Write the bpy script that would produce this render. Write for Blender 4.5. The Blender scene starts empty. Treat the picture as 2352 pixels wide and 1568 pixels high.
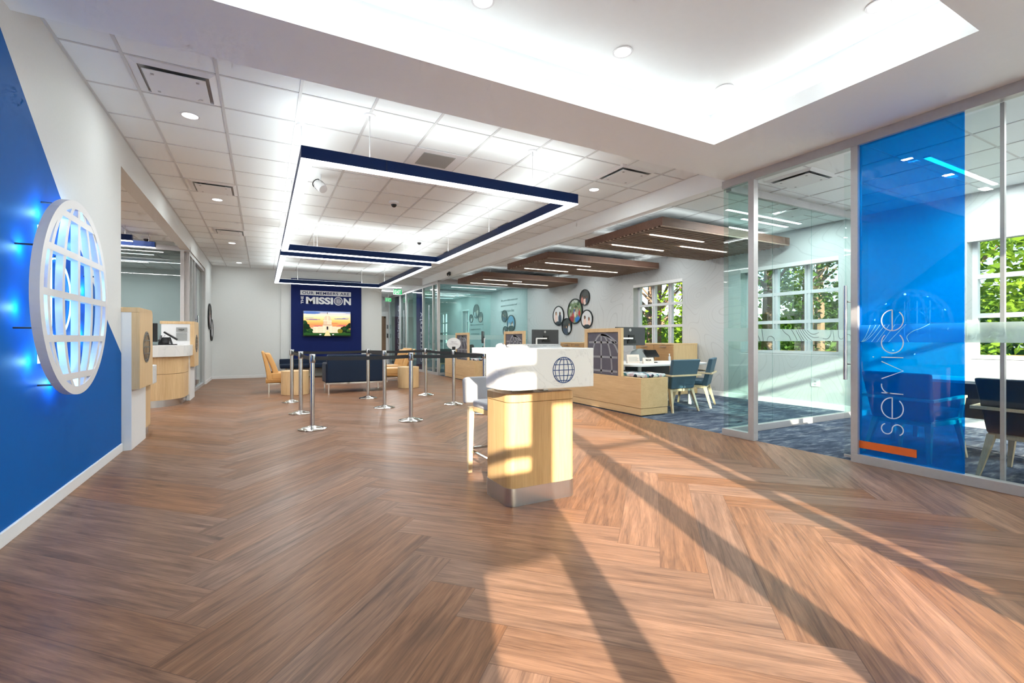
import bpy, bmesh, math, random
from mathutils import Vector, Matrix
R = math.radians
random.seed(7)
scene = bpy.context.scene
COL = scene.collection

# ------------------------------------------------------------------ colours and materials
def lin(c):
    return tuple(((x/12.92) if x <= 0.04045 else ((x+0.055)/1.055)**2.4) for x in c)
def rgb(r, g, b):
    return lin((r/255, g/255, b/255))
def new_mat(name):
    m = bpy.data.materials.new(name); m.use_nodes = True
    nt = m.node_tree
    for n in list(nt.nodes): nt.nodes.remove(n)
    out = nt.nodes.new('ShaderNodeOutputMaterial')
    return m, nt, out
def N(nt, t, **kw):
    n = nt.nodes.new(t)
    for k, v in kw.items():
        if k.startswith('i_'):
            key = k[2:]
            n.inputs[int(key) if key.isdigit() else key.replace('_', ' ')].default_value = v
        else: setattr(n, k, v)
    return n
def L(nt, a, b): nt.links.new(a, b)
def principled(nt, out, color=(.8,.8,.8), rough=.5, metal=0, spec=.5):
    p = N(nt, 'ShaderNodeBsdfPrincipled')
    p.inputs['Base Color'].default_value = (*color[:3], 1)
    p.inputs['Roughness'].default_value = rough
    p.inputs['Metallic'].default_value = metal
    p.inputs['Specular IOR Level'].default_value = spec
    L(nt, p.outputs[0], out.inputs[0])
    return p
def mix_col(nt, fac, a, b, blend='MIX'):
    m = N(nt, 'ShaderNodeMix', data_type='RGBA', blend_type=blend)
    for inp, v in ((m.inputs[0], fac), (m.inputs[6], a), (m.inputs[7], b)):
        if hasattr(v, 'links') or isinstance(v, bpy.types.NodeSocket): L(nt, v, inp)
        else: inp.default_value = (*v[:3], 1) if isinstance(v, tuple) else v
    return m.outputs[2]
def mathn(nt, op, a, b=0.0, c=None):
    m = N(nt, 'ShaderNodeMath', operation=op)
    for i, v in enumerate((a, b) if c is None else (a, b, c)):
        if isinstance(v, bpy.types.NodeSocket): L(nt, v, m.inputs[i])
        else: m.inputs[i].default_value = v
    return m.outputs[0]
def coords(nt, scale=(1,1,1), kind='Object'):
    tc = N(nt, 'ShaderNodeTexCoord'); mp = N(nt, 'ShaderNodeMapping')
    mp.inputs['Scale'].default_value = scale
    L(nt, tc.outputs[kind], mp.inputs[0])
    return mp.outputs[0]
def noise(nt, vec, scale=5, detail=3, rough=.5, dist=0):
    n = N(nt, 'ShaderNodeTexNoise'); L(nt, vec, n.inputs['Vector'])
    n.inputs['Scale'].default_value = scale; n.inputs['Detail'].default_value = detail
    n.inputs['Roughness'].default_value = rough; n.inputs['Distortion'].default_value = dist
    return n.outputs[0]
def bump(nt, p, h, strength=.1, dist=.01):
    b = N(nt, 'ShaderNodeBump'); b.inputs['Strength'].default_value = strength; b.inputs['Distance'].default_value = dist
    L(nt, h, b.inputs['Height']); L(nt, b.outputs[0], p.inputs['Normal'])
def plain(name, c, rough=.5, metal=0, spec=.5, var=.06, scale=30, bmp=.0, stretch=(1,1,1)):
    m, nt, out = new_mat(name)
    p = principled(nt, out, c, rough, metal, spec)
    v = noise(nt, coords(nt, stretch), scale, 3)
    f = mathn(nt, 'MULTIPLY_ADD', v, var*2, 1-var)
    vm = N(nt, 'ShaderNodeVectorMath', operation='SCALE'); vm.inputs[0].default_value = c[:3]
    L(nt, f, vm.inputs['Scale']); L(nt, vm.outputs[0], p.inputs['Base Color'])
    if bmp: bump(nt, p, v, bmp, .005)
    return m
def wood(name, c1, c2, axis='z', rough=.45, sc=1.0, spec=.4):
    m, nt, out = new_mat(name)
    p = principled(nt, out, c1, rough, 0, spec)
    s = {'x': (1.2, 26, 26), 'y': (26, 1.2, 26), 'z': (26, 26, 1.2)}[axis]
    v = noise(nt, coords(nt, tuple(k*sc for k in s)), 3.0, 6, .6, .4)
    s2 = tuple(k*.12 for k in s)
    w = noise(nt, coords(nt, s2), 3.0, 3, .5, .8)
    f = mathn(nt, 'MULTIPLY_ADD', v, .7, mathn(nt, 'MULTIPLY', w, .35))
    ramp = N(nt, 'ShaderNodeValToRGB'); ramp.color_ramp.elements[0].position = .28; ramp.color_ramp.elements[1].position = .75
    ramp.color_ramp.elements[0].color = (*c2, 1); ramp.color_ramp.elements[1].color = (*c1, 1)
    L(nt, f, ramp.inputs[0]); L(nt, ramp.outputs[0], p.inputs['Base Color'])
    bump(nt, p, v, .06, .003)
    return m
def emis(name, c, s):
    m, nt, out = new_mat(name)
    e = N(nt, 'ShaderNodeEmission'); e.inputs[0].default_value = (*c[:3], 1); e.inputs[1].default_value = s
    L(nt, e.outputs[0], out.inputs[0]); return m
def glass(name, tint, ior=1.45, extra=None, gloss=(1,1,1)):
    """thin architectural glass: tinted see-through with a mirror coat by Fresnel; extra=(diffuse colour, amount)"""
    m, nt, out = new_mat(name)
    t = N(nt, 'ShaderNodeBsdfTransparent'); t.inputs[0].default_value = (*tint, 1)
    src = t.outputs[0]
    if extra:
        d = N(nt, 'ShaderNodeBsdfDiffuse'); d.inputs[0].default_value = (*extra[0], 1)
        tr = N(nt, 'ShaderNodeBsdfTranslucent'); tr.inputs[0].default_value = (*extra[0], 1)
        ad = N(nt, 'ShaderNodeMixShader'); ad.inputs[0].default_value = .5
        L(nt, d.outputs[0], ad.inputs[1]); L(nt, tr.outputs[0], ad.inputs[2])
        mx = N(nt, 'ShaderNodeMixShader'); mx.inputs[0].default_value = extra[1]
        L(nt, src, mx.inputs[1]); L(nt, ad.outputs[0], mx.inputs[2]); src = mx.outputs[0]
    g = N(nt, 'ShaderNodeBsdfGlossy'); g.inputs['Roughness'].default_value = .0; g.inputs[0].default_value = (*gloss, 1)
    fr = N(nt, 'ShaderNodeFresnel'); fr.inputs[0].default_value = ior
    geo = N(nt, 'ShaderNodeNewGeometry')
    # the mirror coat is on the outward faces only, so the pane does not trap light
    f = mathn(nt, 'MULTIPLY', fr.outputs[0], mathn(nt, 'SUBTRACT', 1.0, geo.outputs['Backfacing']))
    mx = N(nt, 'ShaderNodeMixShader'); L(nt, f, mx.inputs[0]); L(nt, src, mx.inputs[1]); L(nt, g.outputs[0], mx.inputs[2])
    L(nt, mx.outputs[0], out.inputs[0]); return m

M = {}
M['wall'] = plain('wall_paint', (.72,.735,.735), .6, var=.03, scale=60, bmp=.03)
M['white'] = plain('white_paint', (.80,.80,.81), .5, var=.02)
M['gypsum'] = plain('gypsum_ceiling', (.92,.95,.95), .7, var=.015, scale=20)
M['blue'] = plain('blue_wall_paint', rgb(0,92,172), .6, spec=.12, var=.03)
M['navy'] = plain('navy_wall_paint', rgb(22,36,92), .7, spec=.15, var=.04)
M['tile'] = plain('acoustic_tile', (.88,.91,.91), .9, var=.04, scale=320, bmp=.15)
M['tbar'] = plain('ceiling_tbar', (.64,.64,.64), .5)
M['frame'] = plain('anodised_frame', (.50,.49,.50), .38, .35)
M['winframe'] = plain('window_frame', (.72,.73,.76), .45)
M['steel'] = plain('brushed_steel', (.62,.63,.65), .22, 1.0, var=.05, scale=8, stretch=(1,1,30))
M['chrome'] = plain('polished_chrome', (.72,.72,.72), .08, 1.0, var=.02)
M['base_steel'] = plain('polished_base', (.66,.64,.60), .13, 1.0, var=.03)
M['alu'] = plain('brushed_aluminium', (.62,.62,.63), .3, 1.0, var=.05, scale=6, stretch=(30,30,1))
M['oak'] = wood('light_oak', rgb(232,202,158), rgb(202,166,120), 'z')
M['oakh'] = wood('light_oak_horizontal', rgb(234,202,156), rgb(204,166,120), 'y')
M['oakp'] = wood('podium_oak', rgb(216,180,130), rgb(186,148,100), 'z')
M['oakx'] = wood('light_oak_crosswise', rgb(222,190,144), rgb(196,158,112), 'x')
M['oakd'] = wood('mid_oak', rgb(198,156,108), rgb(165,122,78), 'y')
M['legwood'] = wood('pale_leg_wood', rgb(226,206,172), rgb(200,174,136), 'z')
M['walnut'] = wood('walnut_slats', rgb(122,88,72), rgb(84,58,46), 'x', .55)
M['addedglow'] = emis('added_panel_top_glow', (.95,.97,1), .35)  # glow added on the wood panels to lift the ceiling around them
M['matblack'] = plain('matt_black', (.01,.01,.01), 1.0, spec=0)
M['slatwood'] = wood('grey_brown_slats', rgb(168,138,120), rgb(122,98,84), 'x', .55)
M['black'] = plain('black_plastic', (.012,.013,.015), .35)
M['screen'] = plain('dark_screen', (.008,.01,.012), .12)
M['darkgrey'] = plain('dark_grey_plastic', (.05,.053,.06), .4)
M['grey'] = plain('grey_plastic', (.22,.24,.25), .3)
M['navy_leather'] = plain('navy_leather', (.004,.014,.040), .45, spec=.25, var=.15, scale=60, bmp=.05)
M['navy_metal'] = plain('navy_metal', rgb(2,34,84), .45, spec=.2)
M['tan'] = plain('tan_leather', rgb(212,162,100), .5, var=.06, scale=60, bmp=.04)
M['slate'] = plain('slate_blue_upholstery', rgb(70,98,116), .65, var=.08, scale=150, bmp=.08)
M['black_uph'] = plain('black_upholstery', (.016,.024,.036), .5, var=.1, scale=90)
M['greyfab'] = plain('grey_woven_fabric', (.42,.42,.44), .85, var=.12, scale=250, bmp=.12)
M['belt'] = plain('black_belt_webbing', (.012,.014,.02), .6)
M['deskwhite'] = plain('white_laminate', (.80,.79,.78), .35, var=.01)
M['solidwhite'] = plain('white_solid_surface', (.80,.80,.82), .3, var=.01)
M['orange'] = plain('orange_vinyl', rgb(226,104,38), .5)
M['logo_blue'] = plain('blue_enamel', rgb(24,62,122), .4)
M['emblem'] = plain('bronze_emblem', (.26,.25,.24), .35, .8)
M['brown'] = wood('brown_door', rgb(128,100,76), rgb(100,76,56), 'z')
M['paper'] = plain('pale_card', rgb(226,212,202), .6)
M['plaque'] = plain('grey_plaque', (.36,.37,.37), .4, .3)
M['inkgrey'] = plain('grey_lettering', (.22,.27,.28), .6)
M['ink'] = plain('black_lettering', (.03,.03,.035), .5)
M['led'] = emis('led_lens', (.97,.985,1), 2.2)
M['ledwarm'] = emis('warm_led_lens', (1,.92,.78), 1.6)
M['coveled'] = emis('cove_led', (.95,.97,1), .9)
M['downlight'] = emis('downlight_lens', (1,.99,.97), 3)
M['green'] = emis('exit_green', (0.0,.55,.10), .42)
M['gbody'] = plain('sign_green', (.0,.2,.05), .4)
M['blueled'] = emis('blue_led', (.16,.55,1.0), 4)
M['glass'] = glass('clear_glass', (.95,.975,.965))
M['glass_teal'] = glass('tinted_glass', (.84,.93,.915))
M['glass_deep'] = glass('deep_teal_glass', (.80,.905,.895), extra=((.42,.60,.60), .07))
M['glass_grey'] = glass('grey_glass', (.68,.76,.76), extra=((.25,.32,.33), .08))
M['winglass'] = glass('window_glass', (.97,.985,.98), 1.3)
M['film'] = glass('blue_film_glass', (.0,.63,1.0), 1.33, extra=((.0,.21,.70), .28))
M['film_navy'] = glass('navy_film_glass', (.06,.12,.36), extra=((.008,.022,.11), .6))
M['frost'] = glass('frosted_band', (.86,.92,.91), extra=((.66,.76,.75), .55), ior=1.2)
M['cyanline'] = plain('cyan_vinyl', (.30,.85,.95), .5)
M['bandblue'] = glass('blue_band', (.1,.9,1.0), 1.2, extra=((.05,.55,1.0), .5))
M['letter'] = plain('pale_lettering', (.72,.8,.86), .4)
M['edge'] = plain('glass_edge', (.10,.28,.25), .2)

def marble():
    m, nt, out = new_mat('white_marble'); p = principled(nt, out, (.8,.8,.8), .22, 0, .45)
    v = coords(nt, (1,1,1))
    n = noise(nt, v, 2.2, 8, .62, 1.6)
    d = mathn(nt, 'ABSOLUTE', mathn(nt, 'SUBTRACT', n, .5))
    f = N(nt, 'ShaderNodeMapRange'); L(nt, d, f.inputs[0]); f.inputs[1].default_value = 0; f.inputs[2].default_value = .018
    c = mix_col(nt, f.outputs[0], (.70,.70,.70), (.82,.82,.81))
    c2 = mix_col(nt, mathn(nt, 'MULTIPLY', noise(nt, v, 3, 4), .35), c, (.70,.72,.74))
    L(nt, c2, p.inputs['Base Color']); return m
M['marble'] = marble()

def floor_mat():
    m, nt, out = new_mat('herringbone_planks'); p = principled(nt, out, (.4,.27,.2), .34, 0, .12)
    uv = N(nt, 'ShaderNodeUVMap'); uv.uv_map = 'UVMap'
    at = N(nt, 'ShaderNodeVertexColor'); at.layer_name = 'plank'
    sep = N(nt, 'ShaderNodeSeparateColor'); L(nt, at.outputs[0], sep.inputs[0])
    off = N(nt, 'ShaderNodeVectorMath', operation='SCALE'); L(nt, at.outputs[0], off.inputs[0]); off.inputs['Scale'].default_value = 40
    add = N(nt, 'ShaderNodeVectorMath', operation='ADD'); L(nt, uv.outputs[0], add.inputs[0]); L(nt, off.outputs[0], add.inputs[1])
    def mp(s):
        q = N(nt, 'ShaderNodeMapping'); q.inputs['Scale'].default_value = s; L(nt, add.outputs[0], q.inputs[0]); return q.outputs[0]
    g = noise(nt, mp((1.1, 15, 1)), 1.6, 7, .62, .9)          # broad figure
    f = noise(nt, mp((5, 110, 1)), 1.5, 4, .6, .2)            # fine grain
    d = noise(nt, mp((1.0, 4.5, 1)), 1.4, 3, .5, 1.2)         # dark smoky streaks
    ramp = N(nt, 'ShaderNodeValToRGB'); e = ramp.color_ramp
    e.elements[0].position = .30; e.elements[0].color = (*rgb(92,66,52), 1)
    e.elements[1].position = .74; e.elements[1].color = (*rgb(176,132,103), 1)
    k = e.elements.new(.52); k.color = (*rgb(142,104,80), 1)
    L(nt, mathn(nt, 'ADD', mathn(nt, 'MULTIPLY', g, .68), mathn(nt, 'MULTIPLY', f, .32)), ramp.inputs[0])
    dm = N(nt, 'ShaderNodeMapRange'); L(nt, d, dm.inputs[0]); dm.inputs[1].default_value = .54; dm.inputs[2].default_value = .74
    c = mix_col(nt, mathn(nt, 'MULTIPLY', dm.outputs[0], .42), ramp.outputs[0], rgb(84,64,54))
    br = mathn(nt, 'MULTIPLY_ADD', sep.outputs[0], .26, .88)
    hs = N(nt, 'ShaderNodeHueSaturation'); L(nt, c, hs.inputs['Color']); L(nt, br, hs.inputs['Value'])
    L(nt, mathn(nt, 'MULTIPLY_ADD', sep.outputs[1], .22, .86), hs.inputs['Saturation'])
    su = N(nt, 'ShaderNodeSeparateXYZ'); L(nt, uv.outputs[0], su.inputs[0])
    ev = mathn(nt, 'MINIMUM', su.outputs[1], mathn(nt, 'SUBTRACT', .2305, su.outputs[1]))
    eu = mathn(nt, 'MINIMUM', su.outputs[0], mathn(nt, 'SUBTRACT', 1.524, su.outputs[0]))
    ed = mathn(nt, 'MINIMUM', ev, eu)
    j = N(nt, 'ShaderNodeMapRange'); L(nt, ed, j.inputs[0]); j.inputs[1].default_value = .0006; j.inputs[2].default_value = .0022
    j.inputs[3].default_value = .55; j.inputs[4].default_value = 0
    c3 = mix_col(nt, j.outputs[0], hs.outputs[0], rgb(70,52,44))
    L(nt, c3, p.inputs['Base Color'])
    L(nt, mathn(nt, 'MULTIPLY_ADD', f, .16, .27), p.inputs['Roughness'])
    bump(nt, p, f, .05, .002); return m
M['floor'] = floor_mat()

def carpet_mat():
    m, nt, out = new_mat('slate_carpet'); p = principled(nt, out, (.1,.1,.1), .95, 0, .1)
    v = coords(nt, (1.5, 5.5, 1)); a = noise(nt, v, 2.6, 5, .65, .5)
    b = noise(nt, coords(nt), 240, 2)
    ramp = N(nt, 'ShaderNodeValToRGB'); e = ramp.color_ramp; e.elements[0].position = .36; e.elements[0].color = (*rgb(50,60,78), 1)
    e.elements[1].position = .68; e.elements[1].color = (*rgb(150,154,160), 1); k = e.elements.new(.53); k.color = (*rgb(84,94,112), 1)
    L(nt, mathn(nt, 'ADD', mathn(nt, 'MULTIPLY', a, .8), mathn(nt, 'MULTIPLY', b, .2)), ramp.inputs[0])
    L(nt, ramp.outputs[0], p.inputs['Base Color']); bump(nt, p, b, .3, .004); return m
M['carpet'] = carpet_mat()

def topo_mat(name, base, line, amt=.55, scale=.55):
    m, nt, out = new_mat(name); p = principled(nt, out, base, .6, 0, .3)
    v = coords(nt, (1, 1, 1)); n = noise(nt, v, scale, 1.2, .4, .6)
    fr = mathn(nt, 'FRACT', mathn(nt, 'MULTIPLY', n, 40))
    d = mathn(nt, 'ABSOLUTE', mathn(nt, 'SUBTRACT', fr, .5))
    r = N(nt, 'ShaderNodeMapRange'); L(nt, d, r.inputs[0]); r.inputs[1].default_value = .0; r.inputs[2].default_value = .085; r.inputs[3].default_value = amt; r.inputs[4].default_value = 0
    L(nt, mix_col(nt, r.outputs[0], base, line), p.inputs['Base Color']); return m
M['paperink'] = plain('faint_print', (.5,.44,.52), .6)
M['topo'] = topo_mat('contour_wallpaper', (.55,.56,.57), (.36,.36,.37), .42)

def cushion_mat():
    m, nt, out = new_mat('patterned_cushion'); p = principled(nt, out, (.5,.5,.5), .8)
    v = N(nt, 'ShaderNodeTexVoronoi', feature='F1'); L(nt, coords(nt, (1,1,1)), v.inputs[0]); v.inputs['Scale'].default_value = 19
    sp = N(nt, 'ShaderNodeSeparateColor'); L(nt, v.outputs['Color'], sp.inputs[0])
    ramp = N(nt, 'ShaderNodeValToRGB'); ramp.color_ramp.interpolation = 'CONSTANT'; e = ramp.color_ramp
    e.elements[0].position = 0; e.elements[0].color = (*rgb(200,206,208), 1); e.elements[1].position = .8; e.elements[1].color = (*rgb(190,170,180), 1)
    for q, c in ((.35, rgb(28,38,58)), (.5, rgb(206,216,220)), (.68, rgb(70,128,140))): k = e.elements.new(q); k.color = (*c, 1)
    L(nt, sp.outputs[0], ramp.inputs[0]); L(nt, ramp.outputs[0], p.inputs['Base Color']); return m
M['cushion'] = cushion_mat()

def leaf_mat(name, c1, c2):
    m, nt, out = new_mat(name)
    d = N(nt, 'ShaderNodeBsdfDiffuse'); t = N(nt, 'ShaderNodeBsdfTranslucent'); mx = N(nt, 'ShaderNodeMixShader'); mx.inputs[0].default_value = .35
    c = mix_col(nt, noise(nt, coords(nt), 2.5, 3), c1, c2)
    L(nt, c, d.inputs[0]); L(nt, c, t.inputs[0]); L(nt, d.outputs[0], mx.inputs[1]); L(nt, t.outputs[0], mx.inputs[2]); L(nt, mx.outputs[0], out.inputs[0]); return m
M['leaf_a'] = leaf_mat('bright_leaves', rgb(74,120,34), rgb(160,190,66))
M['leaf_b'] = leaf_mat('pine_needles', rgb(50,92,44), rgb(126,160,76))
M['bark'] = plain('tree_bark', rgb(136,110,88), .9, var=.3, scale=14)
M['grass'] = leaf_mat('lawn', rgb(96,124,50), rgb(150,168,88))
M['concrete'] = plain('concrete', (.42,.41,.39), .85, var=.12, scale=3)
M['concretelight'] = plain('pale_concrete', (.80,.80,.79), .85, var=.08, scale=3)
M['kerb'] = plain('yellow_kerb', rgb(226,184,60), .7)

def painted(name, strength=None):
    m, nt, out = new_mat(name); at = N(nt, 'ShaderNodeVertexColor'); at.layer_name = 'paint'
    if strength:
        e = N(nt, 'ShaderNodeEmission'); e.inputs[1].default_value = strength; L(nt, at.outputs[0], e.inputs[0]); L(nt, e.outputs[0], out.inputs[0])
    else:
        p = principled(nt, out, (.5,.5,.5), .4); L(nt, at.outputs[0], p.inputs['Base Color'])
    return m
M['photo'] = painted('printed_photo'); M['tv'] = painted('lit_screen', .5)

# ------------------------------------------------------------------ mesh building
class MB:
    def __init__(s, mtx=None): s.v = []; s.f = []; s.mi = []; s.M = mtx or Matrix.Identity(4); s.m = 0
    def add(s, vs, fs):
        o = len(s.v); s.v += [s.M @ Vector(p) for p in vs]
        for f in fs: s.f.append(tuple(o+i for i in f)); s.mi.append(s.m)
        return s
    def box(s, x0, y0, z0, x1, y1, z1):
        x0, x1 = sorted((x0, x1)); y0, y1 = sorted((y0, y1)); z0, z1 = sorted((z0, z1))
        return s.add([(x0,y0,z0),(x1,y0,z0),(x1,y1,z0),(x0,y1,z0),(x0,y0,z1),(x1,y0,z1),(x1,y1,z1),(x0,y1,z1)],
              [(0,3,2,1),(4,5,6,7),(0,1,5,4),(1,2,6,5),(2,3,7,6),(3,0,4,7)])
    def hexa(s, bot, top):
        return s.add(list(bot)+list(top), [(0,3,2,1),(4,5,6,7),(0,1,5,4),(1,2,6,5),(2,3,7,6),(3,0,4,7)])
    def prism(s, poly, z0, z1):
        n = len(poly)
        a = sum(poly[i][0]*poly[(i+1)%n][1]-poly[(i+1)%n][0]*poly[i][1] for i in range(n))
        if a < 0: poly = poly[::-1]
        return s.add([(x,y,z0) for x,y in poly]+[(x,y,z1) for x,y in poly],
              [tuple(range(n))[::-1], tuple(range(n,2*n))]+[(i,(i+1)%n,n+(i+1)%n,n+i) for i in range(n)])
    def tube(s, path, r, n=10, cap=True):
        path = [Vector(p) for p in path]; rs = r if isinstance(r, (list, tuple)) else [r]*len(path)
        vs = []; 
        for i, p in enumerate(path):
            d = (path[min(i+1,len(path)-1)]-path[max(i-1,0)]).normalized()
            up = Vector((0,0,1)) if abs(d.z) < .9 else Vector((0,1,0))
            a = d.cross(up).normalized(); b = a.cross(d).normalized()
            vs += [tuple(p + (a*math.cos(2*math.pi*k/n)+b*math.sin(2*math.pi*k/n))*rs[i]) for k in range(n)]
        fs = [(i*n+k, (i+1)*n+k, (i+1)*n+(k+1)%n, i*n+(k+1)%n) for i in range(len(path)-1) for k in range(n)]
        if cap: fs += [tuple(range(n)), tuple(range((len(path)-1)*n, len(path)*n))[::-1]]
        return s.add(vs, fs)
    def lathe(s, prof, c=(0,0,0), n=32):
        vs = []; m = len(prof)
        for k in range(n):
            a = 2*math.pi*k/n
            vs += [(c[0]+r*math.cos(a), c[1]+r*math.sin(a), c[2]+z) for r, z in prof]
        fs = [(k*m+i, ((k+1)%n)*m+i, ((k+1)%n)*m+i+1, k*m+i+1) for k in range(n) for i in range(m-1)]
        return s.add(vs, fs)
    def cyl(s, c, r, h, n=28): return s.lathe([(0,0),(r,0),(r,h),(0,h)], c, n)
    def band(s, A, B, t0, t1, closed=False):
        """flat band between two 2-D paths in the local x-y plane, from z=t0 to z=t1"""
        n = len(A); vs = [(*p, t0) for p in A]+[(*p, t0) for p in B]+[(*p, t1) for p in A]+[(*p, t1) for p in B]
        fs = []
        for i in range(n if closed else n-1):
            j = (i+1) % n
            fs += [(i,j,n+j,n+i),(2*n+i,3*n+i,3*n+j,2*n+j),(i,2*n+i,2*n+j,j),(n+i,n+j,3*n+j,3*n+i)]
        if not closed: fs += [(0,n,3*n,2*n),(n-1,3*n-1,4*n-1,2*n-1)]
        return s.add(vs, fs)
    def ell(s, c, r, n=18, m=10):
        vs = []; 
        for i in range(m+1):
            t = math.pi*i/m
            vs += [(c[0]+r[0]*math.sin(t)*math.cos(2*math.pi*k/n), c[1]+r[1]*math.sin(t)*math.sin(2*math.pi*k/n), c[2]+r[2]*math.cos(t)) for k in range(n)]
        return s.add(vs, [(i*n+k, (i+1)*n+k, (i+1)*n+(k+1)%n, i*n+(k+1)%n) for i in range(m) for k in range(n)])
    def build(s, name, mat, parent=None, bevel=0, smooth=False, seg=2, origin=None, local=False):
        """vertices are in world space (or in the parent's space when local) and become one mesh object"""
        me = bpy.data.meshes.new(name)
        if parent is not None:
            inv = Matrix.Identity(4) if local else WM[parent.name].inverted()
        else:
            if origin is None:
                xs = [p.x for p in s.v]; ys = [p.y for p in s.v]; zs = [p.z for p in s.v]
                origin = ((min(xs)+max(xs))/2, (min(ys)+max(ys))/2, min(zs))
            inv = Matrix.Translation(Vector(origin)).inverted()
        me.from_pydata([tuple(inv @ p) for p in s.v], [], s.f)
        mats = mat if isinstance(mat, (list, tuple)) else [mat]
        for k in mats: me.materials.append(M[k] if isinstance(k, str) else k)
        if len(mats) > 1:
            for p, i in zip(me.polygons, s.mi): p.material_index = i
        bm = bmesh.new(); bm.from_mesh(me); bmesh.ops.recalc_face_normals(bm, faces=bm.faces); bm.to_mesh(me); bm.free()
        if smooth:
            for p in me.polygons: p.use_smooth = True
        o = bpy.data.objects.new(name, me); COL.objects.link(o)
        if parent is not None: o.parent = parent; WM[o.name] = WM[parent.name].copy()
        else: o.location = origin; WM[o.name] = Matrix.Translation(Vector(origin))
        if bevel:
            b = o.modifiers.new('bevel', 'BEVEL'); b.width = bevel; b.segments = seg; b.limit_method = 'ANGLE'; b.angle_limit = R(40)
            if seg > 2 or smooth:
                for p in me.polygons: p.use_smooth = True
        if smooth and not bevel:
            es = o.modifiers.new('es', 'EDGE_SPLIT'); es.split_angle = R(40)
        elif smooth or (bevel and seg > 2):
            w = o.modifiers.new('wn', 'WEIGHTED_NORMAL'); w.keep_sharp = True
        return o
WM = {}   # world matrices by object name, kept by hand because nothing is evaluated while the script runs
def thing(name, label, cat, loc=(0,0,0), rz=0, group=None):
    o = bpy.data.objects.new(name, None); COL.objects.link(o); o.empty_display_size = .1
    o.location = loc; o.rotation_euler = (0,0,rz)
    WM[o.name] = Matrix.Translation(Vector(loc)) @ Matrix.Rotation(rz, 4, 'Z')
    o['label'] = label; o['category'] = cat
    if group: o['group'] = group
    return o
def tag(o, label, cat, group=None):
    o['label'] = label; o['category'] = cat
    if group: o['group'] = group
    return o
def struct(o): o['kind'] = 'structure'; return o
def dup(root, loc, rz, label, group=None):
    r = root.copy(); COL.objects.link(r); r.location = loc; r.rotation_euler = (0,0,rz); r['label'] = label
    if group: r['group'] = group
    for ch in list(root.children):
        c = ch.copy(); COL.objects.link(c); c.parent = r
        for g in ch.children:
            d = g.copy(); COL.objects.link(d); d.parent = c
    return r
def part_of(root, name):
    for c in root.children:
        if c.name.split('.')[0] == name: return c
def B(x0,y0,z0,x1,y1,z1): return MB().box(x0,y0,z0,x1,y1,z1)

def text_mesh(s, size, bold=0.0, spacing=1.0, ext=.002, align='LEFT'):
    c = bpy.data.curves.new('t', 'FONT'); c.body = s; c.size = size; c.offset = bold; c.extrude = ext; c.space_character = spacing
    c.align_x = align; c.resolution_u = 4
    o = bpy.data.objects.new('t', c); COL.objects.link(o)
    dg = bpy.context.evaluated_depsgraph_get(); me = bpy.data.meshes.new_from_object(o.evaluated_get(dg))
    vs = [tuple(v.co) for v in me.vertices]; fs = [tuple(p.vertices) for p in me.polygons]
    bpy.data.objects.remove(o); bpy.data.curves.remove(c); bpy.data.meshes.remove(me)
    return vs, fs
def fit_text(s, w, h, bold=0.0, spacing=1.0, ext=.002):
    vs, fs = text_mesh(s, 1.0, bold, spacing, ext)
    x0 = min(v[0] for v in vs); x1 = max(v[0] for v in vs); y0 = min(v[1] for v in vs); y1 = max(v[1] for v in vs)
    return [((v[0]-x0)/(x1-x0)*w, (v[1]-y0)/(y1-y0)*h, v[2]) for v in vs], fs
def frame_mtx(o, xdir, ydir):
    x = Vector(xdir).normalized(); y = Vector(ydir).normalized(); z = x.cross(y)
    m = Matrix((( x.x,y.x,z.x,o[0]),(x.y,y.y,z.y,o[1]),(x.z,y.z,z.z,o[2]),(0,0,0,1))); return m
def globe(mb, Rr, bar, rim, t0, t1, n=72):
    """wire globe: rim ring, five parallels, centre meridian and four curved meridians"""
    def ring(a, b): return [(a*math.cos(2*math.pi*k/n), b*math.sin(2*math.pi*k/n)) for k in range(n)]
    e = (t1-t0)*.02
    mb.band(ring(Rr-rim, Rr-rim), ring(Rr, Rr), t0, t1, True)
    for i_, q in enumerate((-.80,-.42,0,.42,.80)):
        y = q*Rr; x = math.sqrt(Rr*Rr-y*y)-rim*.5; h = bar/2
        mb.band([(-x,y-h),(x,y-h)], [(-x,y+h),(x,y+h)], t0+e*(2+i_*.1), t1-e*(1+i_*.1))
    mb.band([(-bar/2,-Rr+rim*.5),(-bar/2,Rr-rim*.5)], [(bar/2,-Rr+rim*.5),(bar/2,Rr-rim*.5)], t0+e*4, t1-e*2.4)
    for i_, w in enumerate((-.79,-.43,.43,.79)):
        A = []; Bp = []
        for k in range(25):
            t = -math.pi/2 + math.pi*k/24; x = w*Rr*math.cos(t); y = (Rr-rim*.4)*math.sin(t)
            A.append((x-bar/2, y)); Bp.append((x+bar/2, y))
        mb.band(A, Bp, t0+e*(5+i_*.7), t1-e*(3.2+i_*.6))
    return mb
def rrect(x0, y0, x1, y1, r, n=6, corners=(1,1,1,1)):
    """rounded rectangle, corners in order (x0,y0),(x1,y0),(x1,y1),(x0,y1)"""
    P = []
    for (cx, cy, a0, on, px, py) in ((x0+r,y0+r,180,corners[0],x0,y0),(x1-r,y0+r,270,corners[1],x1,y0),(x1-r,y1-r,0,corners[2],x1,y1),(x0+r,y1-r,90,corners[3],x0,y1)):
        if on: P += [(cx+r*math.cos(R(a0+90*k/n)), cy+r*math.sin(R(a0+90*k/n))) for k in range(n+1)]
        else: P.append((px, py))
    return P

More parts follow.
